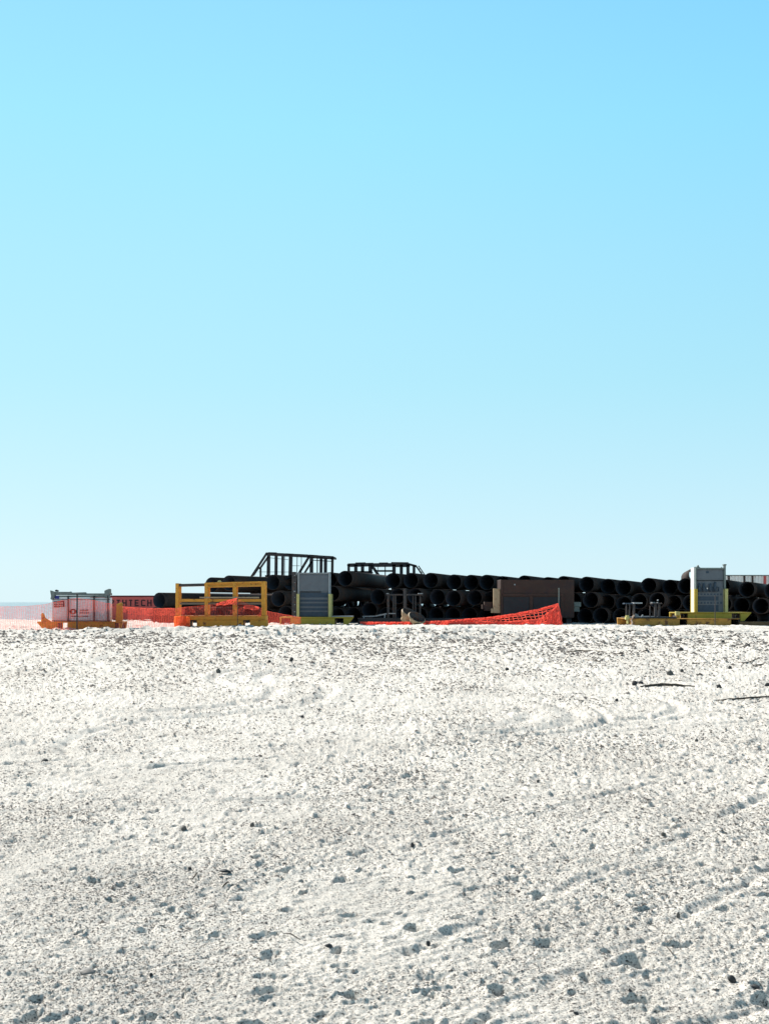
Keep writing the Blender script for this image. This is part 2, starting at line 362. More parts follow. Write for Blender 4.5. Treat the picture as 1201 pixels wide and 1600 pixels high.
def build_ground():
    th = np.concatenate([np.linspace(-180, -30, 40)[:-1], np.linspace(-30, -20.5, 50)[:-1], np.linspace(-20.5, 20.5, 1250), np.linspace(20.5, 30, 50)[1:], np.linspace(30, 180, 40)[1:-1]])
    th = np.radians(th)
    rr = np.concatenate([np.linspace(0.25, 4.2, 60)[:-1], np.sort(np.concatenate([1 / np.linspace(1 / 4.2, 1 / 96.0, 880), np.linspace(37.03, 58.07, 110)])), np.geomspace(98, 420, 60), np.array([700, 1500, 4000, 12000, 25000])])
    T, Rr = np.meshgrid(th, rr)
    x = (Rr * np.sin(T)).ravel(); y = (Rr * np.cos(T)).ravel()
    z = base_h(x, y) + micro_h(x, y) * micro_amp(np.abs(y))
    nr, nc = len(rr), len(th)
    ii = np.arange(nr - 1)[:, None] * nc + np.arange(nc)[None, :]
    jj = np.arange(nr - 1)[:, None] * nc + (np.arange(nc)[None, :] + 1) % nc
    q = np.stack([ii, jj, jj + nc, ii + nc], -1).reshape(-1, 4)
    # centre fan
    x = np.append(x, 0.0); y = np.append(y, 0.0); z = np.append(z, 0.0)
    c = len(x) - 1
    me = bpy.data.meshes.new('sand')
    nq = len(q); ntri = nc
    tri = np.stack([np.full(nc, c), (np.arange(nc) + 1) % nc, np.arange(nc)], -1)
    me.vertices.add(len(x)); me.vertices.foreach_set('co', np.stack([x, y, z], -1).astype(np.float32).ravel())
    loops = np.concatenate([q[:, ::-1].ravel(), tri.ravel()])
    me.loops.add(len(loops)); me.loops.foreach_set('vertex_index', loops.astype(np.int32))
    ls = np.concatenate([np.arange(nq) * 4, nq * 4 + np.arange(ntri) * 3])
    me.polygons.add(nq + ntri); me.polygons.foreach_set('loop_start', ls.astype(np.int32))
    me.update(calc_edges=True); me.validate()
    # normals up
    if me.polygons[nq // 2].normal.z < 0: me.flip_normals()
    me.polygons.foreach_set('use_smooth', [True] * len(me.polygons))
    m = bpy.data.materials.new('white_sand'); m.use_nodes = True
    n = m.node_tree.nodes; l = m.node_tree.links; b = n['Principled BSDF']
    b.inputs['Roughness'].default_value = 0.9; b.inputs['Specular IOR Level'].default_value = 0.25
    tc = n.new('ShaderNodeTexCoord')
    n1 = n.new('ShaderNodeTexNoise'); n1.inputs['Scale'].default_value = 70; n1.inputs['Detail'].default_value = 8; n1.inputs['Roughness'].default_value = 0.8
    l.new(tc.outputs['Object'], n1.inputs['Vector'])
    cr = n.new('ShaderNodeValToRGB')
    e = cr.color_ramp.elements
    e[0].position = 0.415; e[0].color = (0.07, 0.065, 0.06, 1)
    e[1].position = 0.475; e[1].color = (0.69, 0.65, 0.595, 1)
    e2 = e.new(0.62); e2.color = (0.79, 0.745, 0.69, 1)
    l.new(n1.outputs['Fac'], cr.inputs['Fac'])
    # larger patches: slightly darker, shelly sand
    n2 = n.new('ShaderNodeTexNoise'); n2.inputs['Scale'].default_value = 0.55; n2.inputs['Detail'].default_value = 6
    l.new(tc.outputs['Object'], n2.inputs['Vector'])
    mr = n.new('ShaderNodeMapRange'); mr.inputs['From Min'].default_value = 0.35; mr.inputs['From Max'].default_value = 0.65
    mr.inputs['To Min'].default_value = 0.88; mr.inputs['To Max'].default_value = 1.06
    l.new(n2.outputs['Fac'], mr.inputs['Value'])
    vm = n.new('ShaderNodeVectorMath'); vm.operation = 'SCALE'
    l.new(cr.outputs['Color'], vm.inputs[0]); l.new(mr.outputs[0], vm.inputs['Scale'])
    # grit: dark shell fragments at two more sizes
    last = vm.outputs[0]
    for (sc4, lo, hi, dark) in ((22, 0.30, 0.40, 0.30), (7.5, 0.27, 0.36, 0.45)):
        n4 = n.new('ShaderNodeTexNoise'); n4.inputs['Scale'].default_value = sc4; n4.inputs['Detail'].default_value = 7; n4.inputs['Roughness'].default_value = 0.75
        l.new(tc.outputs['Object'], n4.inputs['Vector'])
        m4 = n.new('ShaderNodeMapRange'); m4.inputs['From Min'].default_value = lo; m4.inputs['From Max'].default_value = hi
        m4.inputs['To Min'].default_value = dark; m4.inputs['To Max'].default_value = 1.0
        l.new(n4.outputs['Fac'], m4.inputs['Value'])
        v4 = n.new('ShaderNodeVectorMath'); v4.operation = 'SCALE'
        l.new(last, v4.inputs[0]); l.new(m4.outputs[0], v4.inputs['Scale']); last = v4.outputs[0]
    l.new(last, b.inputs['Base Color'])
    n3 = n.new('ShaderNodeTexNoise'); n3.inputs['Scale'].default_value = 110; n3.inputs['Detail'].default_value = 6; n3.inputs['Roughness'].default_value = 0.7
    l.new(tc.outputs['Object'], n3.inputs['Vector'])
    bp = n.new('ShaderNodeBump'); bp.inputs['Strength'].default_value = 1.0; bp.inputs['Distance'].default_value = 0.012
    l.new(n3.outputs['Fac'], bp.inputs['Height']); l.new(bp.outputs[0], b.inputs['Normal'])
    me.materials.append(m)
    o = bpy.data.objects.new('sand', me); C.objects.link(o); o['kind'] = 'structure'
build_ground()

# sea
def build_sea():
    mb = MB()
    mb.add([(-25000, 95, -1.35), (25000, 95, -1.35), (25000, 26000, -1.35), (-25000, 26000, -1.35)], [(0, 1, 2, 3)])
    m = bpy.data.materials.new('sea_water'); m.use_nodes = True
    n = m.node_tree.nodes; l = m.node_tree.links; b = n['Principled BSDF']
    b.inputs['Base Color'].default_value = (0.20, 0.25, 0.27, 1); b.inputs['Roughness'].default_value = 0.28
    tc = n.new('ShaderNodeTexCoord'); mp = n.new('ShaderNodeMapping'); mp.inputs['Scale'].default_value = (0.6, 0.35, 1)
    l.new(tc.outputs['Object'], mp.inputs[0])
    no = n.new('ShaderNodeTexNoise'); no.inputs['Scale'].default_value = 1.0; no.inputs['Detail'].default_value = 8; no.inputs['Roughness'].default_value = 0.65
    l.new(mp.outputs[0], no.inputs['Vector'])
    bp = n.new('ShaderNodeBump'); bp.inputs['Strength'].default_value = 1.0; bp.inputs['Distance'].default_value = 0.6
    l.new(no.outputs['Fac'], bp.inputs['Height']); l.new(bp.outputs[0], b.inputs['Normal'])
    o = mb.build('sea', m); o['kind'] = 'structure'
build_sea()

# ------------------------------------------------------------------ pipes
def pipe(px, py, d, yaw, length, label, r=0.44):
    p = P(px, py, d); L = length; n = 40; t = 0.022
    mb = MB()
    prof = [(r - t, 0.0, 1), (r, 0.0, 0), (r, L, 0), (r - t, L, 1)]   # inner rim, outer rim, far outer, far inner
    vs = []
    for (rad, yy, mi) in prof:
        for k in range(n):
            a = 2 * math.pi * k / n
            vs.append((rad * math.cos(a), yy, rad * math.sin(a)))
    fs = []; mis = []
    for j in range(4):
        for k in range(n):
            a0 = j * n + k; a1 = j * n + (k + 1) % n; jn = (j + 1) % 4
            b0 = jn * n + k; b1 = jn * n + (k + 1) % n
            fs.append((a0, b0, b1, a1)); mis.append(1 if j == 3 else 0)
    mb.v = vs; mb.f = fs; mb.mi = mis
    o = mb.build('steel_pipe', [M['pipe'], M['pipe_in']], smooth=False)
    me = o.data
    sm = [abs(pl.normal.y) < 0.5 for pl in me.polygons]
    me.polygons.foreach_set('use_smooth', sm)
    o.location = p; o.rotation_euler = (0, random.uniform(0, 6), 0)
    o.rotation_euler = (0, 0, -R(yaw))
    tag(o, label, 'pipe', 'stacked black steel pipes')
    return o
def top_yaw(px): return 27 if px < 300 else 25 if px < 400 else 20 if px < 440 else 18 if px < 480 else 12 + max(0, px - 540) / 660 * 13
TOP = [  # px, py, depth, label
 (248.7, 938, 66.0, 'black pipe end standing alone in front of the red bin, leftmost of all pipes'),
 (330.5, 914, 66.6, 'black pipe rising behind the left part of the yellow rack, first of top row'),
 (357.5, 911.2, 65.8, 'black pipe overlapping the first top row pipe, above the middle of the yellow rack'),
 (426, 910, 65.6, 'top row black pipe right beside the right post of the yellow rack'),
 (454, 910, 66.0, 'top row black pipe half hidden by the left edge of the grey locker'),
 (487, 909, 66.5, 'top row black pipe wholly masked by the grey locker under the first cage'),
 (514.5, 906, 66.6, 'top row black pipe peeping out on the right edge of the left grey locker'),
 (539, 904, 65.2, 'large black pipe with long brown tapering flank, right of the left grey locker'),
 (613.5, 907.3, 66.0, 'top row black pipe under the middle of the right cage'),
 (641.5, 907.0, 66.2, 'top row black pipe under the sloping right end of the right cage'),
 (672.5, 907, 65.8, 'top row black pipe just right of the right cage, with wide pale rim'),
 (709, 909.5, 66.3, 'top row black pipe second to the right of the right cage'),
 (735.5, 910, 66.5, 'top row black pipe third to the right of the right cage'),
 (760, 910, 65.9, 'top row black pipe fourth to the right of the right cage'),
 (784.5, 912, 66.6, 'top row black pipe touching the upper left corner of the brown tank'),
 (819, 911, 66.3, 'top row black pipe showing a dark cap above the middle of the brown tank'),
 (855.5, 913.5, 66.8, 'top row black pipe, left of the pair over the right end of the brown tank'),
 (880, 912, 66.2, 'top row black pipe, right of the pair over the right end of the brown tank'),
 (916, 913, 65.8, 'top row black pipe first to the right of the brown tank'),
 (949, 916, 67.6, 'set back top row black pipe second to the right of the brown tank'),
 (973.5, 918.5, 65.6, 'low top row black pipe third right of the brown tank, above the short posts'),
 (1013, 915, 65.8, 'large round top row black pipe above the brown yellow skid with posts'),
 (1046, 917.5, 67.0, 'top row black pipe second to the left of the right grey locker'),
 (1070.5, 915.5, 65.4, 'top row black pipe with pale rim touching the left side of the right grey locker'),
 (1098, 919, 66.2, 'top row black pipe masked by the right grey locker'),
 (1128, 917, 66.4, 'top row black pipe just right of the right grey locker, mostly covered'),
 (1166, 921, 64.6, 'top row black pipe below the pale far wall'),
 (1206, 923, 64.8, 'top row black pipe cut by the right edge of the picture'),
]
for (px, py, d, lb) in TOP:
    L = 12.0
    if px in (454, 487): L = 6.0
    if px == 426: L = 9.0
    pipe(px, py, d, top_yaw(px), L, lb)
pipe(1088, 897.5, 66.0, 12, 10, 'highest black pipe, on the top row behind the left side of the right grey locker')
MID = [
 (408, 942, 65.5), (434.5, 935.5, 65.0), (462, 936, 65.5), (492, 935, 65.6), (518.5, 927.5, 65.0), (590, 932.5, 65.6), (621, 931.6, 64.9), (648, 931.5, 65.0), (683, 933, 65.2),
 (707.8, 935, 64.6), (741, 934, 65.1), (767, 936, 65.6), (793, 936, 65.6), (819, 937, 65.6), (845, 937, 65.6), (870, 938, 65.6), (895, 938, 65.4), (922, 937.5, 64.4),
 (948, 941, 65.6), (974, 944, 65.5), (998, 939.5, 64.6), (1026, 938, 64.4), (1052, 942, 65.6), (1078, 942, 65.6), (1104, 943, 65.6), (1130, 944, 65.6), (1188, 947, 64.0), (1158, 946, 65.8)]
ML = {408: 'middle row black pipe seen beside the lower right post of the yellow rack', 434.5: 'middle row black pipe in the gap between yellow rack and left grey locker',
 462: 'middle row black pipe behind the dark bolted column', 492: 'middle row black pipe masked by the left grey locker', 518.5: 'middle row black pipe emerging from behind the right yellow stake of the left grey locker',
 590: 'middle row black pipe left of the black pipe stands', 621: 'middle row black pipe behind the left half of black pipe stands, bright upper lip',
 648: 'middle row black pipe behind the right half of black pipe stands, lit upper lip', 683: 'middle row black pipe first to the right of the black pipe stands',
 707.8: 'middle row black pipe protruding with pale flank, second right of the black pipe stands', 741: 'middle row black pipe third to the right of the black pipe stands',
 767: 'middle row black pipe behind the grey post of the brown tank', 793: 'middle row black pipe masked by the left third of the brown tank', 819: 'middle row black pipe masked by the middle of the brown tank',
 845: 'middle row black pipe masked by the brown tank right of its middle', 870: 'middle row black pipe masked by the right third of the brown tank', 895: 'middle row black pipe half covered by the right edge of the brown tank',
 922: 'middle row black pipe protruding right of the brown tank, brown flank and pale lip', 948: 'middle row black pipe in deep shade second to the right of the brown tank',
 974: 'middle row black pipe in deep shade left of the short posts on the long skid', 998: 'middle row black pipe behind the bright plate of the left short posts', 1026: 'middle row black pipe with grey flank behind the right short posts of the long skid',
 1052: 'middle row black pipe between the right short posts and the right grey locker', 1078: 'middle row black pipe touching the lit side of the right grey locker', 1104: 'middle row black pipe masked by the right grey locker',
 1130: 'middle row black pipe behind the right yellow stake of the right grey locker', 1188: 'middle row black pipe with curved grey rim near the right edge of the picture', 1158: 'middle row black pipe right of the right grey locker, above the raked skid nose'}
for (px, py, d) in MID:
    L = 6.0 if px < 500 else 11.5
    pipe(px, py, d - 0.75, top_yaw(px), L, ML[px])
BOT = [
 (243, 961, 65.8, 'bottom row black pipe under the lone leftmost pipe, behind orange netting'), (295, 961, 65.8, 'bottom row black pipe behind the netting at the left end of the yellow rack'),
 (340, 961, 65.8, 'bottom row black pipe behind the netting in the middle of the yellow rack'), (385, 961, 65.8, 'bottom row black pipe behind the netting at the right end of the yellow rack'),
 (418, 963, 65.2, 'bottom row black pipe right of the yellow rack, behind sagging netting'), (446, 959, 64.6, 'bottom row black pipe with bright upper lip left of the bolted column'), (476, 962, 65.4, 'bottom row black pipe behind the left half of the left grey locker'),
 (502, 962, 65.4, 'bottom row black pipe behind the right half of the left grey locker'), (527, 962, 65.4, 'bottom row black pipe above the right nose of the left yellow skid'), (552, 961, 65.6, 'bottom row black pipe between the left yellow skid and the black skid'),
 (577, 953.5, 65.0, 'raised bottom row black pipe left of the black pipe stands with dim curved rim'), (603, 961.5, 65.2, 'bottom row black pipe behind the left legs of the black pipe stands'), (628.5, 961.5, 65.2, 'bottom row black pipe behind the central post and the beige bells'),
 (655, 961.5, 65.2, 'bottom row black pipe behind the right legs of the black pipe stands'), (681, 961.5, 65.2, 'bottom row black pipe first to the right of the beige bells'), (707, 961.5, 65.2, 'bottom row black pipe second to the right of the beige bells'),
 (733, 961.5, 65.2, 'bottom row black pipe third to the right of the beige bells'), (760, 962, 65.2, 'bottom row black pipe below the stub of the brown tank'), (786, 962, 65.4, 'bottom row black pipe behind the lower left of the brown tank'),
 (812, 962, 65.4, 'bottom row black pipe behind the brown tank and the left of the raised netting'), (838, 962, 65.4, 'bottom row black pipe behind the brown tank and the middle of the raised netting'), (864, 962, 65.4, 'bottom row black pipe behind the peak of the red netting'),
 (888.5, 962, 65.4, 'bottom row black pipe below the right end of the brown tank'), (913.5, 962.8, 64.6, 'bottom row black pipe with thin lit lip right of the brown tank'), (938, 962, 64.2, 'bottom row black pipe with round dim rim, second to the right of the brown tank'),
 (969, 963, 64.6, 'bottom row black pipe with lit lip left of the long skid'), (1007, 963, 64.6, 'bottom row black pipe behind the deck of the long skid under the bright plate'), (1037, 962, 65.0, 'bottom row black pipe behind the long skid left of the right grey locker'),
 (1064, 964, 65.2, 'bottom row black pipe behind the left fork pocket of the lemon skid'), (1091, 965, 65.2, 'bottom row black pipe behind the left of the lemon skid beam'), (1117, 965, 65.2, 'bottom row black pipe behind the middle of the lemon skid beam'),
 (1143, 966, 65.2, 'bottom row black pipe behind the right fork pocket of the lemon skid'), (1171, 968, 64.6, 'bottom row black pipe right of the raked nose of the lemon skid'), (1212, 968, 64.6, 'bottom row black pipe at the right edge of the picture')]
for (px, py, d, lb) in BOT:
    pipe(px, py, d - 0.35, top_yaw(px), 6.0 if 400 < px < 480 else 11.0, lb)

# second bank of pipes behind the first, glimpsed through its gaps
first = None
for row, (zz, n0, off) in enumerate(((0.43, 0, 0.0), (1.20, 0, 0.5), (1.97, 0, 0.0))):
    for i in range(44):
        px0 = 400 + i * 20.2 + off * 20.2
        if first is None:
            first = pipe(px0, 960, 79.5, 6, 6.0, 'second bank black pipe'); c = first
            first['group'] = 'second bank of black pipes'
        else:
            c = first.copy(); C.objects.link(c)
        mark = next(m_ for lim, m_ in ((430, 'yellow rack'), (455, 'gap right of the yellow rack'), (520, 'left grey locker'), (600, 'gap left of the pipe stands'), (665, 'black pipe stands'),
                    (770, 'gap left of the brown tank'), (900, 'brown tank'), (980, 'gap right of the brown tank'), (1055, 'short posts of the long skid'), (1140, 'right grey locker'), (9999, 'rightmost pipes')) if px0 < lim)
        c['label'] = 'second bank black pipe, ' + ('bottom', 'middle', 'upper')[row] + ' course, behind the ' + mark
        x_ = X(px0, 79.5); c.location = (x_, 79.5, gb(x_, 79.5) + zz); c.rotation_euler = (0, 0, -R(6 + (px0 - 600) / 33))

# ------------------------------------------------------------------ generic skid
def skid(name, label, cat, d, x0, x1, yt, yb, depth, material, pockets, rake_l=0, rake_r=0, thick_deck=1.8, group=None):
    org = Vector((X((x0 + x1) / 2, d), d, Z(yb, d)))
    root = empty(name, org, label, cat, group)
    g = PX(d, org)
    # side beams broken by fork pockets
    xs = [x0] + [v for p in pockets for v in p] + [x1]
    for side, (f, b) in enumerate(((0, 0.16), (depth - 0.16, depth))):
        mb = MB()
        for i in range(0, len(xs), 2):
            a, c = xs[i], xs[i + 1]
            if c - a < 0.3: continue
            ra = rake_l if i == 0 else 0; rc = rake_r if i == len(xs) - 2 else 0
            g.poly(mb, [(a, yt + thick_deck), (c, yt + thick_deck), (c - rc, yb), (a + ra, yb)], f, b)
        mb.build('side_beam', material, root, bevel=0.012)
    mb = MB(); g.box(mb, x0, yt, x1, yt + thick_deck, -0.03, depth + 0.03)
    mb.build('deck', material, root, bevel=0.01)
    for (a, c) in pockets:
        mb = MB(); g.box(mb, a - .6, yt + thick_deck + .2, a, yb - 1, 0.16, depth - 0.16); g.box(mb, c, yt + thick_deck + .2, c + .6, yb - 1, 0.16, depth - 0.16)
        mb.build('fork_pocket', M['dark'], root)
    return root, g, org

# ------------------------------------------------------------------ white site bin on orange skid (left)
D1 = 50.0
s1, g1, o1 = skid('cargo_skid', 'orange yellow boat shaped skid under the white bin, behind orange netting', 'skid', D1, 58, 191, 971.5, 983.5, 1.0, M['yellow'], [(89, 105), (179, 187)], rake_l=9, rake_r=2)
mb = MB(); g1.poly(mb, [(64, 971.4), (64, 959), (66.5, 957.5), (68.5, 961), (70.5, 966), (80, 971.4)], 0.03, 0.13); mb.build('gusset_fin', M['yellow'], s1, bevel=0.01)
mb = MB(); g1.poly(mb, [(179.5, 971.4), (181, 944), (189, 941), (190.5, 943), (190.5, 971.4)], 0.1, 0.2); mb.build('end_plate', M['yellow'], s1, bevel=0.01)
mb = MB(); g1.bar(mb, 178, 944.5, 176, 971, 1.6, 0.8, 0.95); mb.build('brace', M['yellow'], s1)
org = P(124, 971.5, D1 + 0.15); org.y = D1 + 0.2
bin_ = empty('site_bin', org, 'white panelled bin with grey top frame and dark sign boards, behind netting at far left', 'bin')
g = PX(D1, org)
# panels
mb = MB(); g.box(mb, 79, 934, 170, 971.3, 0.22, 0.62); mb.build('body', M['white_panel'], bin_, bevel=0.01)
mb = MB(); g.box(mb, 79, 936.4, 170, 937.4, 0.19, 0.22); g.box(mb, 79, 969.5, 170, 971.2, 0.19, 0.22); mb.build('lip', M['greygreen'], bin_)
for cx in (92, 98.5, 112, 133, 139, 152, 158):
    pass
mb = MB()
for i in range(22):
    cx = 80.5 + i * 4.1
    g.box(mb, cx, 938, cx + 0.8, 969.2, 0.2, 0.219)
mb.build('corrugation', M['white_panel'], bin_)
mb = MB()
g.poly(mb, [(80, 924.6), (106, 924.8), (109, 924.2), (110, 926), (132, 925.4), (133, 927.2), (164, 927.2), (164, 930.5), (80, 930)], 0.15, 0.3)
g.poly(mb, [(80, 930.6), (170, 930.6), (170, 933.6), (80, 933.6)], 0.2, 0.3)
g.box(mb, 80, 925, 82, 930, 0.3, 0.6); g.box(mb, 168, 926.5, 170, 930, 0.3, 0.6); g.box(mb, 80, 927.6, 170, 930, 0.5, 0.62)
mb.build('top_frame', M['greygreen'], bin_, bevel=0.01)
mb = MB(); g.poly(mb, [(77, 922.5), (80, 923.5), (84.5, 925), (84, 933), (80, 937.5), (77.5, 936), (78.5, 932)], 0.1, 0.34)
mb.build('corner_casting', M['greygreen'], bin_, bevel=0.01)
mb = MB(); g.poly(mb, [(162, 923), (165, 921.5), (169, 920), (171, 920.5), (171, 927), (169, 928.5), (170, 934.5), (162.5, 934.5)], 0.1, 0.34)
mb.build('corner_casting', M['greygreen'], bin_, bevel=0.01)
for cx in (105.2, 145.8, 167.6):
    mb = MB(); g.box(mb, cx - 0.9, 930.6, cx + 0.9, 971, 0.09, 0.185); mb.build('strap', M['dark'], bin_)
mb = MB(); g.box(mb, 83.5, 931, 90.5, 935.8, 0.185, 0.198); mb.build('blue_label', M['blue'], bin_, label='small blue sticker under the top frame')
mb = MB(); g.poly(mb, [(82.5, 922.5), (84.5, 921.2), (87.5, 922.6), (87, 924.4), (83.6, 924.3)], 0.3, 0.45); mb.build('top_lug', M['black'], bin_)
# maroon notice board, two rows of worn unreadable capitals
mb = MB(); g.poly(mb, [(82.2, 940), (98.6, 939), (98.8, 948.4), (82.6, 949.2)], 0.16, 0.185); nb = mb.build('notice_board', M['sign_red'], bin_, label='maroon notice board with two worn pale lines of writing')
mb = MB(); rr = random.Random(3)
for row, (ya, yb) in enumerate(((941.5, 944.0), (945.2, 947.4))):
    cx = 83.6
    while cx < 97.4:
        wv = rr.choice((0.5, .5, 0.9))
        g.box(mb, cx, ya, cx + .45, yb, 0.148, 0.158)
        if rr.random() < .7: g.box(mb, cx + .47, ya, cx + 1.1, ya + .5, 0.148, 0.158)
        if rr.random() < .6: g.box(mb, cx + .47, (ya + yb) / 2 - .2, cx + 1.1, (ya + yb) / 2 + .25, 0.148, 0.158)
        if rr.random() < .6: g.box(mb, cx + .47, yb - .5, cx + 1.1, yb, 0.148, 0.158)
        cx += 1.75
wr = mb.build('faded_writing', M['sign_white'], nb)
# emblem: thick ring, with lines of small writing right of the post
org_l = g.pt(112.2, 955.8, 0.185)
mb = MB(); n = 28
outer = [(5.6 * math.cos(2 * math.pi * k / n), 4.2 * math.sin(2 * math.pi * k / n)) for k in range(n)]
inner = [(1.7 * math.cos(2 * math.pi * k / n), 2.7 * math.sin(2 * math.pi * k / n)) for k in range(n)]
vs = []; fs = []
for (a, b) in outer: p = g.pt(112.2 + a, 955.8 + b, 0.205); vs.append(p)
for (a, b) in inner: p = g.pt(112.2 + a, 955.8 + b, 0.205); vs.append(p)
for (a, b) in outer: p = g.pt(112.2 + a, 955.8 + b, 0.190); vs.append(p)
for (a, b) in inner: p = g.pt(112.2 + a, 955.8 + b, 0.190); vs.append(p)
for k in range(n):
    k2 = (k + 1) % n
    fs += [(2 * n + k, 2 * n + k2, 3 * n + k2, 3 * n + k), (k, n + k, n + k2, k2), (k, k2, 2 * n + k2, 2 * n + k), (n + k, 3 * n + k, 3 * n + k2, n + k2)]
mb.add(vs, fs); mb.build('emblem', M['letter'], bin_, label='dark oval emblem with a pale slot in the middle')
mb = MB()
for (xa, xb, ya, yb) in ((123, 136, 952.6, 954.9), (122.5, 137.5, 956.8, 959.0)):
    cx = xa
    while cx < xb:
        g.box(mb, cx, ya, cx + .5, yb, 0.19, 0.2)
        if rr.random() < .75: g.box(mb, cx + .52, ya, cx + 1.1, ya + .55, 0.19, 0.2)
        if rr.random() < .75: g.box(mb, cx + .52, yb - .55, cx + 1.1, yb, 0.19, 0.2)
        if rr.random() < .5: g.box(mb, cx + .52, (ya + yb) / 2 - .2, cx + 1.1, (ya + yb) / 2 + .25, 0.19, 0.2)
        cx += 1.5
cx = 109.0
while cx < 136:
    g.box(mb, cx, 962.4, cx + .9, 963.8, 0.19, 0.2); cx += 1.15
mb.build('faded_writing', M['letter'], bin_)

# ------------------------------------------------------------------ red bin with lettering
DR = 74.0
org = P(200, 968, DR)
red = empty('red_container', org, 'red steel container with dark capital letters, behind the netting left of the lone pipe', 'container')
g = PX(DR, org)
mb = MB(); g.box(mb, 141, 932.5, 262, 968, 0.0, 2.4); mb.build('body', M['red'], red, bevel=0.02)
mb = MB(); g.box(mb, 140.3, 930.6, 262.7, 932.6, -0.05, 2.45); mb.build('top_rail', M['sign_red'], red, bevel=0.01)
mb = MB(); g.box(mb, 169.6, 933, 171.2, 945, -0.06, -0.003); mb.build('white_marker', M['sign_white'], red)
def letters(chars, x0, pitch, y0, y1, sw, f, b, material, parent, g):
    H = y1 - y0
    for i, ch in enumerate(chars):
        mb = MB(); x = x0 + i * pitch; wd = pitch * 0.52
        L_, R_, T_, B_ = x, x + wd, y0, y1; m_ = (y0 + y1) / 2
        bars = {'E': [(L_, T_, L_, B_), (L_, T_ + sw / 2, R_, T_ + sw / 2), (L_, m_, R_ - .6, m_), (L_, B_ - sw / 2, R_, B_ - sw / 2)],
                'A': [(L_, B_, (L_ + R_) / 2, T_), (R_, B_, (L_ + R_) / 2, T_), (L_ + 1, m_ + 1.3, R_ - 1, m_ + 1.3)],
                'R': [(L_, T_, L_, B_), (L_, T_ + sw / 2, R_ - .8, T_ + sw / 2), (R_ - .3, T_ + .8, R_ - .3, m_ - .5), (L_, m_, R_ - .8, m_), (L_ + 1.6, m_, R_, B_)],
                'T': [(L_, T_ + sw / 2, R_, T_ + sw / 2), ((L_ + R_) / 2, T_, (L_ + R_) / 2, B_)],
                'H': [(L_, T_, L_, B_), (R_, T_, R_, B_), (L_, m_, R_, m_)],
                'C': [(L_, T_ + 1.2, L_, B_ - 1.2), (L_, T_ + 1.4, L_ + 1.4, T_ + .4), (L_ + 1, T_ + sw / 2, R_ - .5, T_ + sw / 2), (L_, B_ - 1.4, L_ + 1.4, B_ - .4), (L_ + 1, B_ - sw / 2, R_ - .5, B_ - sw / 2), (R_ - .3, T_ + .4, R_, T_ + 2), (R_ - .3, B_ - .4, R_, B_ - 2)]}[ch]
        for j, (a, bb, c, e) in enumerate(bars):
            g.bar(mb, a, bb, c, e, sw, f - 0.002 * j, b)
        mb.build('letter', material, parent)
letters('EARTHTECH', 153.0, 9.75, 937.2, 947.3, 1.75, -0.03, -0.002, M['letter'], red, g)

# ------------------------------------------------------------------ yellow rack
DK = 54.0
org = P(345, 980, DK)
rack = empty('storage_rack', org, 'open yellow steel rack on a deep timber coloured base, netting draped over it', 'rack')
g = PX(DK, org)
def topy(px): return 911.5 - (px - 273) * 3.4 / 142
back = 0.62
for side, off in (('front', 0.0), ('back', back)):
    for k, (a, c) in enumerate(((274.0, 279.0), (319.4, 324.6), (363.4, 368.6), (408, 414.2))):
        mb = MB(); g.box(mb, a, topy(a), c, 962, off, off + 0.17); mb.build('post', M['yellow'], rack, bevel=0.012)
    # top rails
    mb = MB()
    g.bar(mb, 279, topy(279) + 3.2, 318.5, topy(318) + 3.2, 4.2, off + 0.04, off + 0.14)
    mb.build('top_rail', M['dark'] if side == 'front' else M['yellow'], rack, label='left length of the top rail, its shade painted in dark purple grey' if side == 'front' else None)  # front left length gets a dark colour in place of the shade on it
    for (a, c) in ((324.6, 363.4), (368.6, 408)):
        mb = MB(); g.bar(mb, a, topy(a) + 1.1, c, topy(c) + 1.1, 2.0, off + 0.0, off + 0.15); g.bar(mb, a, topy(a) + 6.9, c, topy(c) + 6.9, 1.8, off + 0.0, off + 0.15)
        g.bar(mb, a, topy(a) + 4.0, c, topy(c) + 4.0, 3.6, off + 0.09, off + 0.12)
        mb.build('top_rail', M['yellow'], rack)
    for (a, c) in ((279, 318.5), (324.8, 362.5), (368.8, 407)):
        mb = MB(); g.box(mb, a - 1, 936, c + 1.1, 940.4, off + 0.05, off + 0.13)
        mb.build('middle_rail', M['yellow'], rack)
mb = MB(); g.box(mb, 312, 932.6, 405, 935, -0.06, 0.045); mb.build('loose_batten', M['beige'], rack, bevel=0.005)
mb = MB(); g.box(mb, 279, 941.5, 407, 944.8, 0.3, 0.4); mb.build('inner_rail', M['greygreen'], rack)
for px in (276, 321.5, 365.5, 411):
    mb = MB(); g.box(mb, px - 1.8, topy(px) + 1, px + 1.8, topy(px) + 5, 0.18, back - .01); g.box(mb, px - 1.8, 936, px + 1.8, 940, 0.18, back - .01)
    mb.build('cross_rail', M['yellow'], rack)
mb = MB(); g.poly(mb, [(339.5, 909.4), (341, 907.0), (344, 906.9), (346, 909.3)], 0.0, 0.12); mb.build('lifting_eye', M['pale_yellow'], rack)
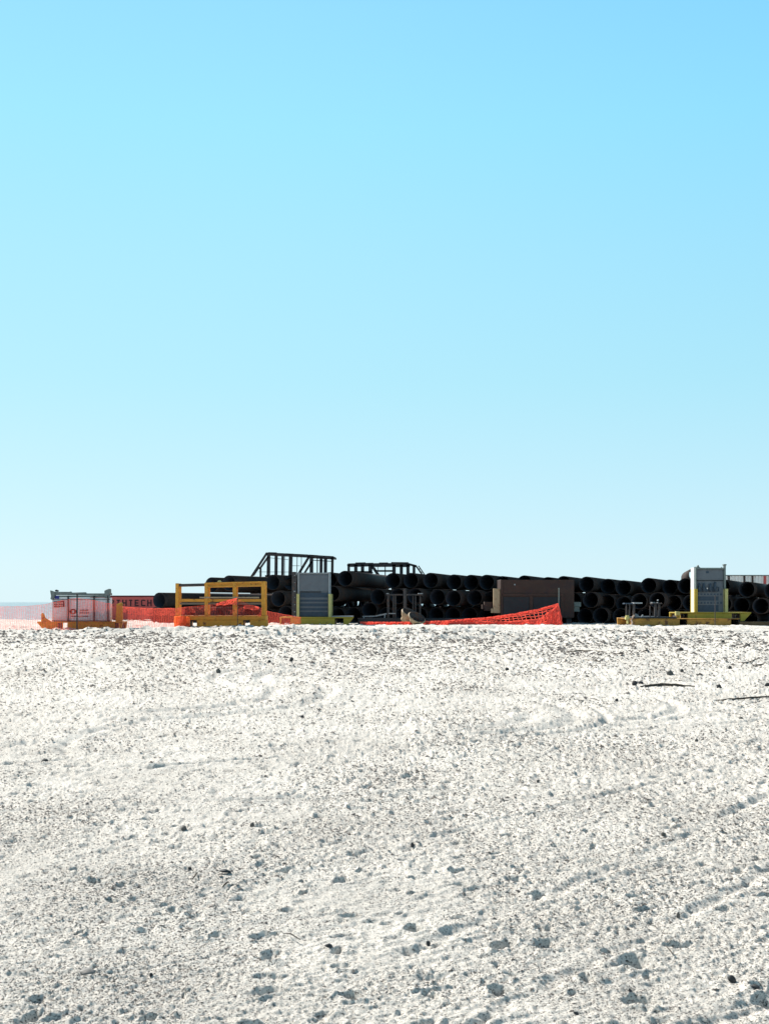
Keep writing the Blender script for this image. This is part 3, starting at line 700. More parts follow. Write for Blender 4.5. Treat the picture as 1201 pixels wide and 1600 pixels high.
# base: upper band and lower beam with pockets
mb = MB(); g.box(mb, 273, 962, 415.8, 969, -0.02, back + .2); mb.build('base_deck', M['yellow'], rack, bevel=0.02)
for off in (-0.04, back + 0.02):
    mb = MB(); g.box(mb, 273, 969.1, 297, 980, off, off + .18); g.box(mb, 307.5, 969.1, 380, 980, off, off + .18); g.box(mb, 390.5, 969.1, 416.5, 980, off, off + .18)
    mb.build('base_beam', M['yellow'], rack, bevel=0.015)
for (a, c) in ((297, 307.5), (380, 390.5)):
    mb = MB(); g.box(mb, a - .5, 969.2, a, 979, 0.16, back); g.box(mb, c, 969.2, c + .5, 979, 0.16, back); g.box(mb, a, 969.2, c, 971.5, 0.05, back)
    mb.build('fork_pocket', M['dark'], rack)

# ------------------------------------------------------------------ left grey locker on yellow skid
DL = 60.0
s2, g2, o2 = skid('cargo_skid', 'yellow skid with tapered right nose carrying the left grey locker', 'skid', DL, 437, 551, 964.2, 976.2, 1.9, M['lemon'], [(439.5, 453.5), (523, 536.5)], rake_l=0, rake_r=8)
mb = MB(); g2.box(mb, 518, 963.0, 551, 964.0, 0.0, 1.9); mb.build('kick_plate', M['grey_light'], s2)
for cx in (463.2, 512.8):
    mb = MB(); g2.box(mb, cx, 928, cx + 4.2, 964.1, -0.01, 0.16); mb.build('stake', M['pale_yellow'], s2, bevel=0.01)
    mb = MB(); g2.box(mb, cx, 928, cx + 4.2, 964.1, 1.74, 1.9); mb.build('stake', M['pale_yellow'], s2, bevel=0.01)
mb = MB(); g2.box(mb, 455.8, 893.5, 462.4, 964.1, 0.05, 0.25); cl = mb.build('bolted_column', M['dark'], s2, bevel=0.01)
for (yy, r_) in ((899, .9), (910.3, .7), (924, 1.2), (933.3, .6), (945, .7), (956, .9), (963, 1.4)):
    mb = MB(); g2.box(mb, 460.3 - r_, yy - r_ * .7, 460.3 + r_, yy + r_ * .7, 0.0, 0.048); mb.build('bolt_head', M['grey_light'], cl)
org = P(489, 964.2, DL); org.y = DL + 0.2
lk = empty('steel_locker', org, 'left grey steel locker with smooth upper panel, standing on the yellow skid beside the rack', 'locker')
g = PX(DL, org)
mb = MB(); g.box(mb, 467.6, 896.6, 512.4, 963.8, 0.24, 1.7); mb.build('body', M['grey'], lk, bevel=0.01)
mb = MB(); g.box(mb, 464, 894.6, 467.4, 963.8, 0.18, 1.72); g.box(mb, 512.6, 894.6, 514.6, 963.8, 0.18, 1.72); g.box(mb, 467.5, 894.6, 512.5, 896.4, 0.18, 1.72)
mb.build('frame', M['grey_light'], lk, bevel=0.01)
mb = MB(); g.box(mb, 467.6, 898.6, 512.4, 924, 0.215, 0.238); mb.build('upper_panel', M['grey'], lk, bevel=0.006)
mb = MB(); g.box(mb, 467.6, 924.3, 501, 925.6, 0.2, 0.238); mb.build('latch_bar', M['black'], lk)
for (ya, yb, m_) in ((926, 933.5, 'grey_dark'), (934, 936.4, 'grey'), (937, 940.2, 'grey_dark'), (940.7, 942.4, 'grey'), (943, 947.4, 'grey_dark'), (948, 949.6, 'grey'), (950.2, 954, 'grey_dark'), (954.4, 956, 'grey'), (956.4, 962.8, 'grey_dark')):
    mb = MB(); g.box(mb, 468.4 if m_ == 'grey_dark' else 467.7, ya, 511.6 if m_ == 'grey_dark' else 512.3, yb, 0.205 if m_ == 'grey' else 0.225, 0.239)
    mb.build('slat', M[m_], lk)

# ------------------------------------------------------------------ black skid with pipe stands, beige bells
DB = 61.5
org = P(660, 975.5, DB)
bs = empty('black_skid', org, 'low black steel skid behind the flat red netting, left of the brown tank', 'skid')
g = PX(DB, org)
mb = MB(); g.box(mb, 559, 966, 640, 975.5, 0, 0.25); g.box(mb, 640, 967, 772, 975.0, 0.3, 0.5); mb.build('side_beam', M['black'], bs, bevel=0.02)
mb = MB(); g.box(mb, 559, 966.5, 772, 975.5, 2.0, 2.2); mb.build('side_beam', M['black'], bs, bevel=0.02)
mb = MB()
for cx in (563, 595, 637, 700, 765): g.box(mb, cx, 968, cx + 4, 974, 0.52, 1.98)
mb.build('cross_member', M['black'], bs)
mb = MB(); g.bar(mb, 566, 963.6, 586, 963.2, 1.6, 0.3, 0.5); g.bar(mb, 585.5, 963.2, 604, 959.2, 1.8, 0.3, 0.5); g.bar(mb, 607, 959, 618, 958.8, 1.4, 0.3, 0.5); g.box(mb, 567, 963.6, 569, 966, .3, .5); g.box(mb, 600, 960.5, 602, 966, .3, .5)
mb.build('bent_rail', M['grey_light'], bs)
def stand(label, xa, xb, ytop, legs, platexs):
    org = P((xa + xb) / 2, 966, DB + 1.1)
    r_ = empty('pipe_stand', org, label, 'stand', 'black pipe stands')
    g = PX(DB + 0.6, org); g_y = 0
    for (cx, wpx, ya) in legs:
        mb = MB(); g.box(mb, cx, ya, cx + wpx, 967.5, 0.2, 0.2 + wpx * .034); mb.build('leg', M['dark'], r_)
        mb = MB(); g.box(mb, cx + .6, ya, cx + .6 + wpx, 967.5, 0.9, 0.9 + wpx * .034); mb.build('leg', M['dark'], r_)
    mb = MB(); g.box(mb, xa, ytop, xb, ytop + 2.2, 0.1, 1.1); mb.build('top_beam', M['dark'], r_)
    mb = MB()
    for (a, c) in platexs: g.box(mb, a, ytop - 1.3, c, ytop - .05, 0.05, 1.15)
    mb.build('saddle_plate', M['grey_light'], r_)
stand('left half of the black pipe stand, narrow saddle plate on thin legs', 603.5, 629.5, 928.2, [(604.5, 3.4, 930.5), (613.2, 2.0, 930.5), (616.6, 2.0, 930.5)], [(603.5, 607.5)])
stand('right half of the black pipe stand, three thin legs, bright saddle plate', 636.5, 660.5, 928.2, [(644.4, 1.7, 930.5), (648.2, 1.9, 930.5), (655.3, 2.4, 930.5)], [(653.6, 660.2)])
org = P(632.5, 975, DB - 0.5)
mb = MB(org); gg = PX(DB - 0.5, (0, 0, 0)); gg.box(mb, 630.2, 920, 633.8, 975.5, 0, 0.15); gg.box(mb, 633.8, 921.5, 635, 957, 0.03, 0.12); gg.box(mb, 629.6, 919.4, 635.4, 920.2, -0.03, 0.18)
tag(mb.build('steel_post', M['dark'], bevel=0.005), 'dark grey upright post between the two pipe stands, rising from the beige bells', 'post')
def bell(px, py, d, R0, R1, H, rx, ry, rz, label):
    n = 36; loc = P(px, py, d)
    prof = [(R0, 0), (R0 * 1.0, 0.03), (R0 * .93, 0.10), ((R0 + R1) / 2 * 1.05, H * .5), (R1 * 1.1, H * .85), (R1, H), (R1 - .03, H), (R1 * .98, H * .8), ((R0 + R1) / 2 * .97, H * .48), (R0 * .87, .10), (R0 * .95, 0)]
    mb = MB(); vs = []; fs = []
    for (r_, z_) in prof:
        for k in range(n):
            a = 2 * math.pi * k / n; vs.append((r_ * math.cos(a), r_ * math.sin(a), z_))
    m = len(prof)
    for j in range(m):
        for k in range(n):
            fs.append((j * n + k, j * n + (k + 1) % n, ((j + 1) % m) * n + (k + 1) % n, ((j + 1) % m) * n + k))
            mb.mi.append(0 if j < 5 else 1)
    mb.v = vs; mb.f = fs
    o = mb.build('bell_fitting', [M['beige'], M['dark']], smooth=True); o.location = loc; o.rotation_euler = (R(rx), R(ry), R(rz))
    tag(o, label, 'fitting', 'beige bell fittings')
bell(633, 969.5, 60.6, 0.26, 0.37, 0.56, 28, 24, 0, 'rear beige bell fitting tilted on edge, left of its twin, below the dark upright post')
bell(648, 971.5, 59.8, 0.30, 0.44, 0.32, 30, 24, 0, 'front beige bell fitting tilted open with dark bowl, right of the upright post')

# ------------------------------------------------------------------ brown tank
DT = 62.6
org = P(840, 973, DT)
tk = empty('brown_tank', org, 'dark brown rectangular steel tank with framed lower panels behind the raised red netting', 'tank')
g = PX(DT, org)
mb = MB(); g.box(mb, 782, 905.8, 897, 965.5, 0.06, 1.9); mb.build('body', M['brown'], tk, bevel=0.015)
mb = MB(); g.box(mb, 784, 927.6, 881, 931.4, 0.0, 0.055); g.box(mb, 782, 905.8, 785.4, 965, 0.0, 0.055); g.box(mb, 827.5, 931.6, 832.5, 965, 0.0, 0.055); g.box(mb, 876, 931.6, 880.5, 965, 0.0, 0.055)
mb.build('panel_frame', M['brown'], tk, bevel=0.005)
mb = MB(); g.box(mb, 786.2, 933, 827, 964.5, 0.04, 0.057); g.box(mb, 833, 933, 875.5, 964.5, 0.04, 0.057); mb.build('lower_panel', M['brown2'], tk)
mb = MB(); g.box(mb, 771.2, 919.6, 781.4, 958, 0.1, 0.45); g.box(mb, 767.5, 951, 771, 958, 0.1, 0.45); mb.build('end_post', M['beige'], tk, bevel=0.01, label='grey beige end post, lighter than the tank')
mb = MB(); g.box(mb, 758, 940.5, 771, 954.5, 0.5, 1.3); g.box(mb, 754.5, 945, 758, 952, 0.6, 1.2); mb.build('stub', M['brown'], tk, bevel=0.01)
mb = MB(); g.box(mb, 897.2, 940.8, 909.8, 948, 0.5, 1.2); g.box(mb, 897.2, 948.2, 908, 956, 0.6, 1.1); mb.build('lug', M['greygreen'], tk, bevel=0.01)
mb = MB(); g.box(mb, 803, 912.5, 805, 914.5, 0.02, 0.057); mb.build('bolt', M['grey_light'], tk)
mb = MB()
for cx in (788, 836, 886): g.box(mb, cx, 965.6, cx + 8, 975.5, 0.3, 1.7)
mb.build('bearer', M['black'], tk)

# ------------------------------------------------------------------ long brown-yellow skid with short posts, right
DS = 55.6
s3, g3, o3 = skid('long_skid', 'long low brownish yellow skid along the ground at the right, under the lemon skid', 'skid', DS, 984, 1155.2, 966.6, 979.6, 3.2, M['rust_yellow'], [(1061.5, 1073.5), (1142, 1155)], rake_l=1, thick_deck=1.0)
mb = MB(); g3.box(mb, 1155.3, 971.5, 1235, 979.6, 0.02, 0.3); mb.build('beam_extension', M['brown_beam'], s3, bevel=0.012, label='brown right end of the long skid')
mb = MB(); g3.box(mb, 978.8, 964, 985.5, 968.5, 0.2, 0.5); g3.box(mb, 980, 961.5, 984, 964, 0.2, 0.5); g3.box(mb, 981, 969, 984, 975, 0.2, 0.4); mb.build('tow_block', M['pale_yellow'], s3, bevel=0.01)
mb = MB()
pts = [g3.pt(a, b, -0.06) for (a, b) in ((990, 961), (987.5, 964.5), (985.5, 969), (987, 973), (985.5, 978))]
mb.tube(pts, 0.04, 6); mb.build('rope_tie', M['rope'], s3)
mb = MB(); g3.poly(mb, [(990, 966.4), (990, 964.8), (1010, 964.2), (1034, 963.6), (1058, 964.5), (1058, 966.4)], 0.05, 3.0); mb.build('dark_deck', M['black'], s3)
for (cx, wpx, ya, yb_) in ((979.2, 1.7, 944, 961.4), (984.2, 1.8, 944, 961.4), (990.4, 3.2, 944, 964.4), (1016.4, 1.5, 946.5, 963.6), (1029.8, 3.2, 944.5, 963.4), (1024.0, 3.4, 944.5, 963.4)):
    mb = MB(); g3.box(mb, cx, ya, cx + wpx, yb_ + .4, 0.25, 0.25 + wpx * .03); mb.build('short_post', M['dark'], s3)
mb = MB(); g3.box(mb, 976.2, 942.2, 989.2, 944, 0.1, 0.6); mb.build('saddle_plate', M['grey_dark'], s3)
mb = MB(); g3.box(mb, 991, 941.4, 1004, 943.4, 0.1, 0.7); mb.build('saddle_plate', M['grey_light'], s3)
mb = MB(); g3.box(mb, 1019.5, 942.0, 1035, 944, 0.1, 0.6); mb.build('saddle_plate', M['dark'], s3)
mb = MB(); g3.box(mb, 1020, 941.0, 1024.5, 941.9, 0.15, 0.55); g3.poly(mb, [(1028, 938.4), (1029.5, 936.8), (1030.5, 938.5), (1029, 939.2)], .2, .3); g3.box(mb, 1028.3, 941.0, 1030, 941.9, .2, .4); mb.build('bracket', M['grey_light'], s3)
mb = MB(); g3.poly(mb, [(1004.5, 964), (1005, 961.4), (1006.5, 960.6), (1007.2, 962.4), (1006.4, 964.2)], .3, .4); g3.poly(mb, [(993.5, 964), (995, 958.8), (998, 959.6), (1001, 961.4), (1001, 964)], .5, .6); mb.build('scrap_bracket', M['grey_light'], s3)

# ------------------------------------------------------------------ right grey locker on lemon skid
DG = 57.0
s4, g4, o4 = skid('cargo_skid', 'lemon yellow skid with raked right nose carrying the right grey locker', 'skid', DG, 1057.5, 1173, 956.8, 970.6, 1.6, M['lemon'], [(1061.5, 1074.5), (1143, 1156.5)], rake_l=0, rake_r=11)
mb = MB(); g4.box(mb, 1055.2, 955.6, 1061.2, 962, -0.1, 0.2); mb.build('end_lug', M['pale_yellow'], s4, bevel=0.01)
for (a, c) in ((1060.5, 1073.5), (1142, 1154.5)):
    mb = MB(); g4.box(mb, a, 968.8, c, 979.5, -0.15, 0.0 - 0.01); g4.poly(mb, [(a + 8.5, 959.8), (a + 9.4, 960.2), (a + 9.8, 965), (a + 8.8, 965.2)], 0.2, 0.25, 1); mb.build('support_block', [M['black'], M['sign_white']], s4, bevel=0.01)
for (a, c, f, b) in ((1086.8, 1089.6, -0.01, 0.14), (1132.4, 1137, -0.01, 0.14), (1086.8, 1089.6, 0.7, 0.85), (1132.4, 1137, 0.7, 0.85)):
    mb = MB(); g4.box(mb, a - 1.5 if a < 1100 else a, 920, c, 956.7, f, b); mb.build('stake', M['lemon'] if a < 1100 else M['pale_yellow'], s4, bevel=0.008)
mb = MB(); g4.box(mb, 1085.0, 920, 1085.3, 956.7, 0.15, 0.69); mb.build('stake_web', mat('sunlit_yellow_paint', (0.78, 0.74, 0.55), 0.5), s4)  # side of the stakes painted paler, sunlight put into its colour
org = P(1110, 956.8, DG)
l2 = empty('steel_locker', org, 'right grey steel locker with row of dark bottle shapes, standing on the lemon skid', 'locker')
g = PX(DG, org)
mb = MB(); g.box(mb, 1087.2, 887.8, 1131.8, 956.6, 0.22, 0.80); mb.build('body', M['grey'], l2, bevel=0.008)
mb = MB(); g.box(mb, 1086.3, 886.5, 1088.0, 956.6, 0.0, 0.215); mb.build('frame', M['greygreen'], l2, bevel=0.006)
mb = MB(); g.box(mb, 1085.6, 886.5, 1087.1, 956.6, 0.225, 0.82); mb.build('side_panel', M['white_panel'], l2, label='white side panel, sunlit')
mb = MB(); g.box(mb, 1131.9, 882.2, 1134.6, 919.8, 0.1, 0.3); g.box(mb, 1131.2, 881.4, 1135.3, 883.4, .06, .34); mb.build('frame', M['greygreen'], l2, bevel=0.006)
mb = MB(); g.box(mb, 1088.1, 887.0, 1131.8, 889.6, 0.1, 0.215); g.poly(mb, [(1089.5, 887), (1090.5, 884), (1091.6, 882.4), (1093, 884), (1094, 887)], .15, .3); g.poly(mb, [(1127, 887), (1128.2, 885.8), (1129.2, 887)], .12, .2); mb.build('top_rail', M['greygreen'], l2, bevel=0.006)
mb = MB(); g.box(mb, 1088.2, 890.2, 1131.7, 906.0, 0.19, 0.217); mb.build('upper_panel', M['grey'], l2, bevel=0.005)
mb = MB(); g.box(mb, 1104.5, 892.4, 1108.5, 895.6, 0.175, 0.188); mb.build('label_plate', M['grey_dark'], l2)
mb = MB(); g.box(mb, 1088.2, 906.6, 1131.7, 907.8, 0.185, 0.217); mb.build('shelf_edge', M['black'], l2)
for (cx, wv, ya) in ((1093.2, 1.9, 910.6), (1100.4, 2.7, 911.2), (1110.3, 2.6, 911.6), (1118.0, 2.7, 909.2)):
    mb = MB(); p0 = g.pt(cx, 924.6, 0.12); q = [(0, wv * 1.25), (.55, wv * 1.25), (.68, wv * .72), (.9, wv * .85), (1, wv * .4)]
    hh = (924.6 - ya) * DG / F
    mb.tube([p0 + Vector((0, 0, t * hh)) for t, _ in q], [min(0.07, r_ * DG / F) if t < .6 else r_ * DG / F * .9 for t, r_ in q], 12)
    mb.build('bottle', M['grey_dark'], l2, smooth=True)
mb = MB(); g.poly(mb, [(1094.5, 924.6), (1094.5, 917.5), (1098, 920.5), (1106, 917.5), (1108, 920.8), (1113, 917.0), (1119, 917), (1119, 924.6)], 0.165, 0.216); mb.build('bottle_carrier', M['grey_dark'], l2)
mb = MB()
for (a, b_, c, e) in ((1120.6, 917.6, 1124, 917.6), (1124, 917.2, 1124, 924.4), (1120.6, 924, 1124, 924)): g.bar(mb, a, b_, c, e, 1.1, 0.15, 0.216)
mb.build('hoop_handle', M['grey_dark'], l2)
mb = MB(); p0 = g.pt(1106, 919.4, 0.15); mb.tube([p0, p0 + Vector((0, .02, 0))], 0.035, 10); mb.build('white_knob', M['sign_white'], l2)
for (ya, yb_) in ((925.8, 931.6), (938.8, 945.2)):
    mb = MB(); g.box(mb, 1088.4, ya, 1131.6, yb_, 0.19, 0.217); bd = mb.build('perforated_band', M['grey'], l2)
    mb = MB()
    for i in range(8):
        cx = 1090.5 + i * 5.1; g.box(mb, cx, ya + 1.6, cx + 3.1, yb_ - 1.6, 0.183, 0.189)
    mb.build('slots', M['grey_dark'], bd)
for (ya, yb_) in ((932, 938.4), (945.6, 955.2)):
    mb = MB(); g.box(mb, 1089.4, ya, 1124, yb_, 0.205, 0.218); mb.build('dark_panel', M['grey_dark'], l2)

# ------------------------------------------------------------------ steel cages behind the pipes
DC = 81.0
def cage(label, members, org_px, rear_skip):
    org = P(org_px, 967, DC); org.z = gb(org.x, org.y)
    r_ = empty('steel_cage', org, label, 'steel cage', 'open steel cages')
    g = PX(DC, org)
    for (nm, a, b, c, e, wv) in members:
        mb = MB(); g.bar(mb, a, b, c, e, wv * 1.12, 0, 0.22); mb.build(nm, M['cage'], r_)
        if wv >= 1.4 and nm in rear_skip:
            mb = MB(); g.bar(mb, a + 2.2, b, c + 2.2, e, wv * .8, 2.3, 2.5); mb.build(nm, M['cage'], r_)
    mb = MB()
    for (nm, a, b, c, e, wv) in members:
        if nm == 'top_chord':
            for t in (0.0, .25, .5, .75, 1.0):
                xx = a + (c - a) * t; yy = b + (e - b) * t
                p0 = g.pt(xx, yy, 0.23); mb.bar(p0, p0 + Vector((0.05, 2.06, 0)), 0.12, 0.12)
    mb.build('cross_member', M['cage'], r_)
    return r_
GB = 966.5
m1 = [('top_chord', 415.5, 865.0, 481, 868.3, 3.4), ('top_chord', 481, 868.8, 521, 871.2, 3.8), ('top_pad', 419, 863.6, 432, 863.9, 1.4), ('top_pad', 446, 865.2, 458, 865.8, 1.2), ('top_pad', 464, 866.2, 474, 866.6, 1.0), ('top_pad', 483, 867.2, 497, 868.2, 1.2),
      ('end_brace', 390, 905, 416.5, 864.4, 2.8), ('end_brace', 405, 889.5, 419, 869.5, 2.4), ('end_brace', 396, 899.6, 405, 886, 1.2),
      ('post', 418.8, 867, 417.2, GB, 3.4), ('post', 421.5, 868, 420.5, GB, 0.8), ('post', 406.8, 888, 406.2, GB, 2.4),
      ('post', 431.2, 868, 430.2, GB, 4.2), ('post', 441.3, 868, 440.3, GB, 3.3), ('post', 444.2, 869, 443.6, GB, 0.7), ('post', 454, 868, 451.8, GB, 5.2),
      ('wire', 464, 869, 462.5, GB, 0.7), ('wire', 470.6, 869, 470, GB, 0.7), ('wire', 403, 893.6, 455, 893.8, 0.5), ('wire', 420, 871.5, 450, 874.5, 0.5), ('wire', 455, 884, 468, 884, 0.5),
      ('end_brace', 462, 904, 483, 869, 3.2), ('end_brace', 474, 898, 487, 877, 2.6), ('post', 486.4, 870, 486.0, GB, 5.0), ('post', 495.5, 871, 495.2, GB, 1.4),
      ('post', 501.5, 871, 500.6, GB, 4.2), ('post', 508.4, 872, 507.4, GB, 4.6), ('post', 519.2, 871, 517.6, GB, 3.6), ('wire', 489, 875.4, 517, 877, 1.0), ('mid_rail', 414, 900, 520, 903, 2.4)]
cage('left open steel cage with sloping ends, taller of the two behind the pipe stack', m1, 457, ('top_chord', 'mid_rail'))
m2 = [('top_chord', 543.2, 882.8, 583, 881.6, 4.2), ('top_chord', 583, 882.6, 618, 882.2, 4.6), ('top_chord', 618, 881.6, 639, 882.6, 4.8), ('end_brace', 638, 881.4, 650.5, 884.8, 3.0),
      ('top_pad', 555, 879.6, 571, 879.3, 1.2), ('top_pad', 592, 879.6, 606, 879.5, 1.2), ('top_pad', 611, 878.9, 638, 879.2, 1.2),
      ('post', 544.6, 882, 544.6, GB, 3.6), ('post', 555.7, 882, 555.7, GB, 4.8), ('post', 566.2, 882, 566.2, GB, 4.8), ('post', 578.5, 882, 578.2, GB, 5.6), ('mid_rail', 545, 893.4, 580, 893.6, 2.2),
      ('end_brace', 581, 884, 592.5, 901, 4.0), ('wire', 590.2, 884, 590.2, 893, 0.8), ('post', 601.6, 884, 601.6, GB, 1.5), ('mid_rail', 586, 891.6, 613, 891.6, 1.5),
      ('post', 615.4, 882, 615.2, GB, 5.0), ('post', 626.8, 882, 626.6, GB, 4.6), ('post', 637.2, 882, 637, GB, 4.6), ('post', 646.3, 884, 646.2, GB, 3.4), ('wire', 648.4, 885, 648.4, GB, .7),
      ('wire', 618, 885.6, 636, 885.6, 1.0), ('end_brace', 650, 884.5, 666, 907, 2.0), ('end_brace', 653.6, 884, 668, 905, 1.3), ('wire', 652, 889, 657, 889, .8), ('wire', 655, 894, 660, 894, .8), ('mid_rail', 544, 903, 664, 903, 2.4)]
cage('right open steel cage, lower and boxier, with a cross braced middle', m2, 602, ('top_chord', 'mid_rail'))

# ------------------------------------------------------------------ pale wall far right
org = P(1180, 965, 92.0); org.z = gb(org.x, org.y)
wl = empty('site_hoarding', org, 'pale weathered sheet hoarding with rust patches showing above the pipes at the right edge', 'hoarding')
g = PX(92.0, org)
mb = MB()
for i in range(26):
    cx = 1128 + i * 5.2
    g.box(mb, cx, 899.6, cx + 2.7, 962, 0, 0.1); g.box(mb, cx + 2.7, 899.6, cx + 5.2, 962, 0.05, 0.12)
mb.build('sheeting', M['white_wall'], wl)
mb = MB(); g.box(mb, 1127, 898.4, 1265, 899.8, -0.05, 0.2)
mb.build('capping', M['greygreen'], wl)
for cx in (1137, 1161, 1174, 1192.5, 1215, 1240):
    mb = MB(); g.box(mb, cx, 899.9, cx + (2.4 if cx != 1192.5 else 3.8), 963, -0.08, -0.005); mb.build('batten', M['brown'] if cx < 1190 else M['red'], wl)

# ------------------------------------------------------------------ fence posts and orange netting
for (px, y0, y1, d, wpx, lb) in ((120.3, 928, 985, 48.8, 1.9, 'thin dark fence post in front of the white bin'), (371, 935.5, 982.5, 52.8, 0.9, 'thin dark fence post in front of the yellow rack holding up the netting'),
                              (872.6, 919, 977, 60.3, 1.3, 'thin fence post at the peak of the red netting by the brown tank'), (1116.6, 930.5, 981.5, 54.6, 0.8, 'thin fence post in front of the right grey locker'), (-150, 935, 986, 48, 1.4, 'thin dark fence post left of the white bin')):
    org = P(px, y1, d)
    mb = MB(org); a = P(px, y1 + 2, d); b = P(px + .3, y0, d); mb.bar(a, b, wpx * d / F, 0.04); mb.bar(b - Vector((0, 0, .06)), b + Vector((0.0, 0, 0.005)), wpx * d / F * 1.5, 0.05)
    if px > -100: tag(mb.build('fence_post', M['dark'] if px < 500 or px > 1000 else M['greygreen']), lb, 'post', 'fence posts of the orange netting')
def interp(lst, x):
    for (a, b) in zip(lst, lst[1:]):
        if a[0] <= x <= b[0]:
            t = (x - a[0]) / (b[0] - a[0]); return a[1] + (b[1] - a[1]) * t
    return lst[0][1] if x < lst[0][0] else lst[-1][1]
def net(mb, top, bot, dep, cell=0.075, sw=0.030, hcell=0.07, fold=0.05, seed=1, jit=0.35, slant=0.0):
    """real strands: flat plastic ribbons in both directions over a folded surface"""
    rn = random.Random(seed)
    x0, x1 = top[0][0], top[-1][0]
    dm = interp(dep, (x0 + x1) / 2)
    n = max(2, int((x1 - x0) * dm / F / cell))
    hmax = max((interp(bot, x0 + (x1 - x0) * i / 20) - interp(top, x0 + (x1 - x0) * i / 20)) for i in range(21)) * dm / F
    m = max(2, int(round(hmax / hcell)))
    ph = [rn.uniform(0, 6) for _ in range(4)]
    G = []
    for i in range(n + 1):
        px = x0 + (x1 - x0) * i / n; d0 = interp(dep, px); row = []
        yt, yb = interp(top, px), interp(bot, px)
        for j in range(m + 1):
            t = j / m
            w_ = fold * (math.sin(px * .21 + t * 3 + ph[0]) + .6 * math.sin(px * .53 - t * 5 + ph[1]) + .5 * math.sin(px * 1.1 + t * 7 + ph[2]))
            yy = yt + (yb - yt) * t + .5 * math.sin(px * .37 + ph[3] + t * 2) * (0.5 + t) * .6
            p = P(px + slant * t + .4 * math.sin(t * 9 + px * .3), yy, d0 + w_)
            g_ = gz_cache(p.x, p.y) + 0.015
            if p.z < g_: p.z = g_
            row.append(p + Vector((rn.uniform(-1, 1), rn.uniform(-1, 1), rn.uniform(-1, 1))) * cell * jit * .25)
        G.append(row)
    h = sw / 2
    for i in range(n + 1):
        for j in range(m):
            a, b = G[i][j], G[i][j + 1]
            if (a - b).length < 0.004: continue
            k = Vector((h, 0, 0)); mb.add([a - k, a + k, b + k, b - k], [(0, 1, 2, 3)])
    for j in range(m + 1):
        for i in range(n):
            a, b = G[i][j], G[i + 1][j]; k = Vector((0, 0.003, h if j not in (0, m) else h * 1.6)); k2 = Vector((0, -0.003, 0))
            mb.add([a - k, b - k, b + k, a + k], [(0, 1, 2, 3)])
def gz_cache(x, y): return gb(x, y)
# left stretch
org = P(100, 984, 49.2)
mb = MB(org)
net(mb, [(-150, 940), (-60, 946), (0, 948.5), (40, 948), (70, 945), (95, 939), (120, 935)], [(-150, 986), (0, 985), (120, 985)], [(-150, 48), (120, 49.1)], seed=2, sw=.010)
net(mb, [(120.2, 935), (146, 938.5), (170, 943.5), (190, 948), (215, 950), (250, 951.2), (273, 951), (296, 948)], [(120.2, 985), (190, 985), (230, 983), (273, 981), (296, 981)], [(120.2, 49.1), (190, 49.6), (250, 51.5), (273, 53.4), (296, 53.5)], seed=3, sw=.0105)
# folded-over upper hem
net(mb, [(193, 949), (230, 951), (273, 950.5), (305, 948)], [(193, 957), (230, 961), (273, 960.5), (305, 956)], [(193, 49.5), (250, 51.3), (273, 53.2), (305, 53.5)], seed=4, sw=.009, fold=.12)
net(mb, [(296, 948), (318, 946.5), (345, 942), (371, 936)], [(296, 963), (345, 962.5), (371, 962.5)], [(296, 53.5), (371, 53.1)], seed=5, sw=.008)
net(mb, [(338, 944), (355, 938.5), (371, 935.2)], [(338, 946), (355, 944), (371, 943.5)], [(338, 53.0), (371, 52.9)], seed=6, sw=.03, fold=.06)
net(mb, [(371.2, 936), (384, 943), (395, 947), (407, 950), (420, 956), (448, 961), (470, 965)], [(371.2, 962.5), (412, 962.5), (418, 975.5), (448, 976), (470, 974)], [(371.2, 53.1), (407, 53.6), (420, 56), (470, 59.5)], seed=7, sw=.008)
net(mb, [(382, 947), (395, 947.5), (404, 950)], [(382, 950), (395, 951.5), (404, 952)], [(382, 53.2), (404, 53.4)], seed=8, sw=.06)
o = mb.build('safety_netting', M['net'])
tag(o, 'orange plastic safety netting strung in front of the white bin and over the yellow rack', 'netting', 'orange safety netting')
# bunched piece over rack base
org = P(284, 981, 53.8)
mb = MB(org)
for sd_ in (1, 2):
    net(mb, [(272.6, 964), (285, 963), (296, 965)], [(272.6, 981), (285, 981.5), (295, 981)], [(272.6, 53.78 - .05 * sd_), (296, 53.8 - .05 * sd_)], seed=20 + sd_, sw=.034, fold=.015)
tag(mb.build('netting_wrap', M['net_orange']), 'bright orange bunch of netting wrapped round the lower left corner of the yellow rack', 'netting')
# right stretch: flat on the ground then lifted to the post
org = P(800, 976, 60.2)
mb = MB(org)
for sd_ in (0,):
    net(mb, [(563, 972.5), (620, 972.8), (700, 970.6), (740, 969)], [(563, 976.8), (740, 976.8)], [(563, 59.6 + .15 * sd_), (740, 59.9 + .15 * sd_)], seed=30 + sd_, sw=.04, hcell=.05)
net(mb, [(700, 970.8), (760, 966), (800, 960.5), (840, 953), (862, 947.5), (872, 944)], [(700, 976.8), (872, 976.8)], [(700, 60.0), (872, 60.1)], seed=33, sw=.035, cell=.22, hcell=.24, slant=6)
net(mb, [(700, 970.0), (760, 965.6), (800, 960), (840, 952.6), (872, 943.5)], [(700, 972.5), (760, 968), (800, 962.5), (840, 955), (872, 947)], [(700, 59.9), (872, 60.0)], seed=34, sw=.04, hcell=.04)
net(mb, [(700, 973.5), (790, 972), (830, 970), (845, 966), (860, 955), (872, 945)], [(700, 976.8), (872, 976.8)], [(700, 59.8), (872, 59.9)], seed=35, sw=.05, cell=.15, hcell=.22)
net(mb, [(855, 961), (865, 951), (872, 944), (874, 952), (876.5, 962)], [(855, 976.8), (876.5, 976.8)], [(855, 59.7), (876.5, 59.8)], seed=36, sw=.045, hcell=.08)
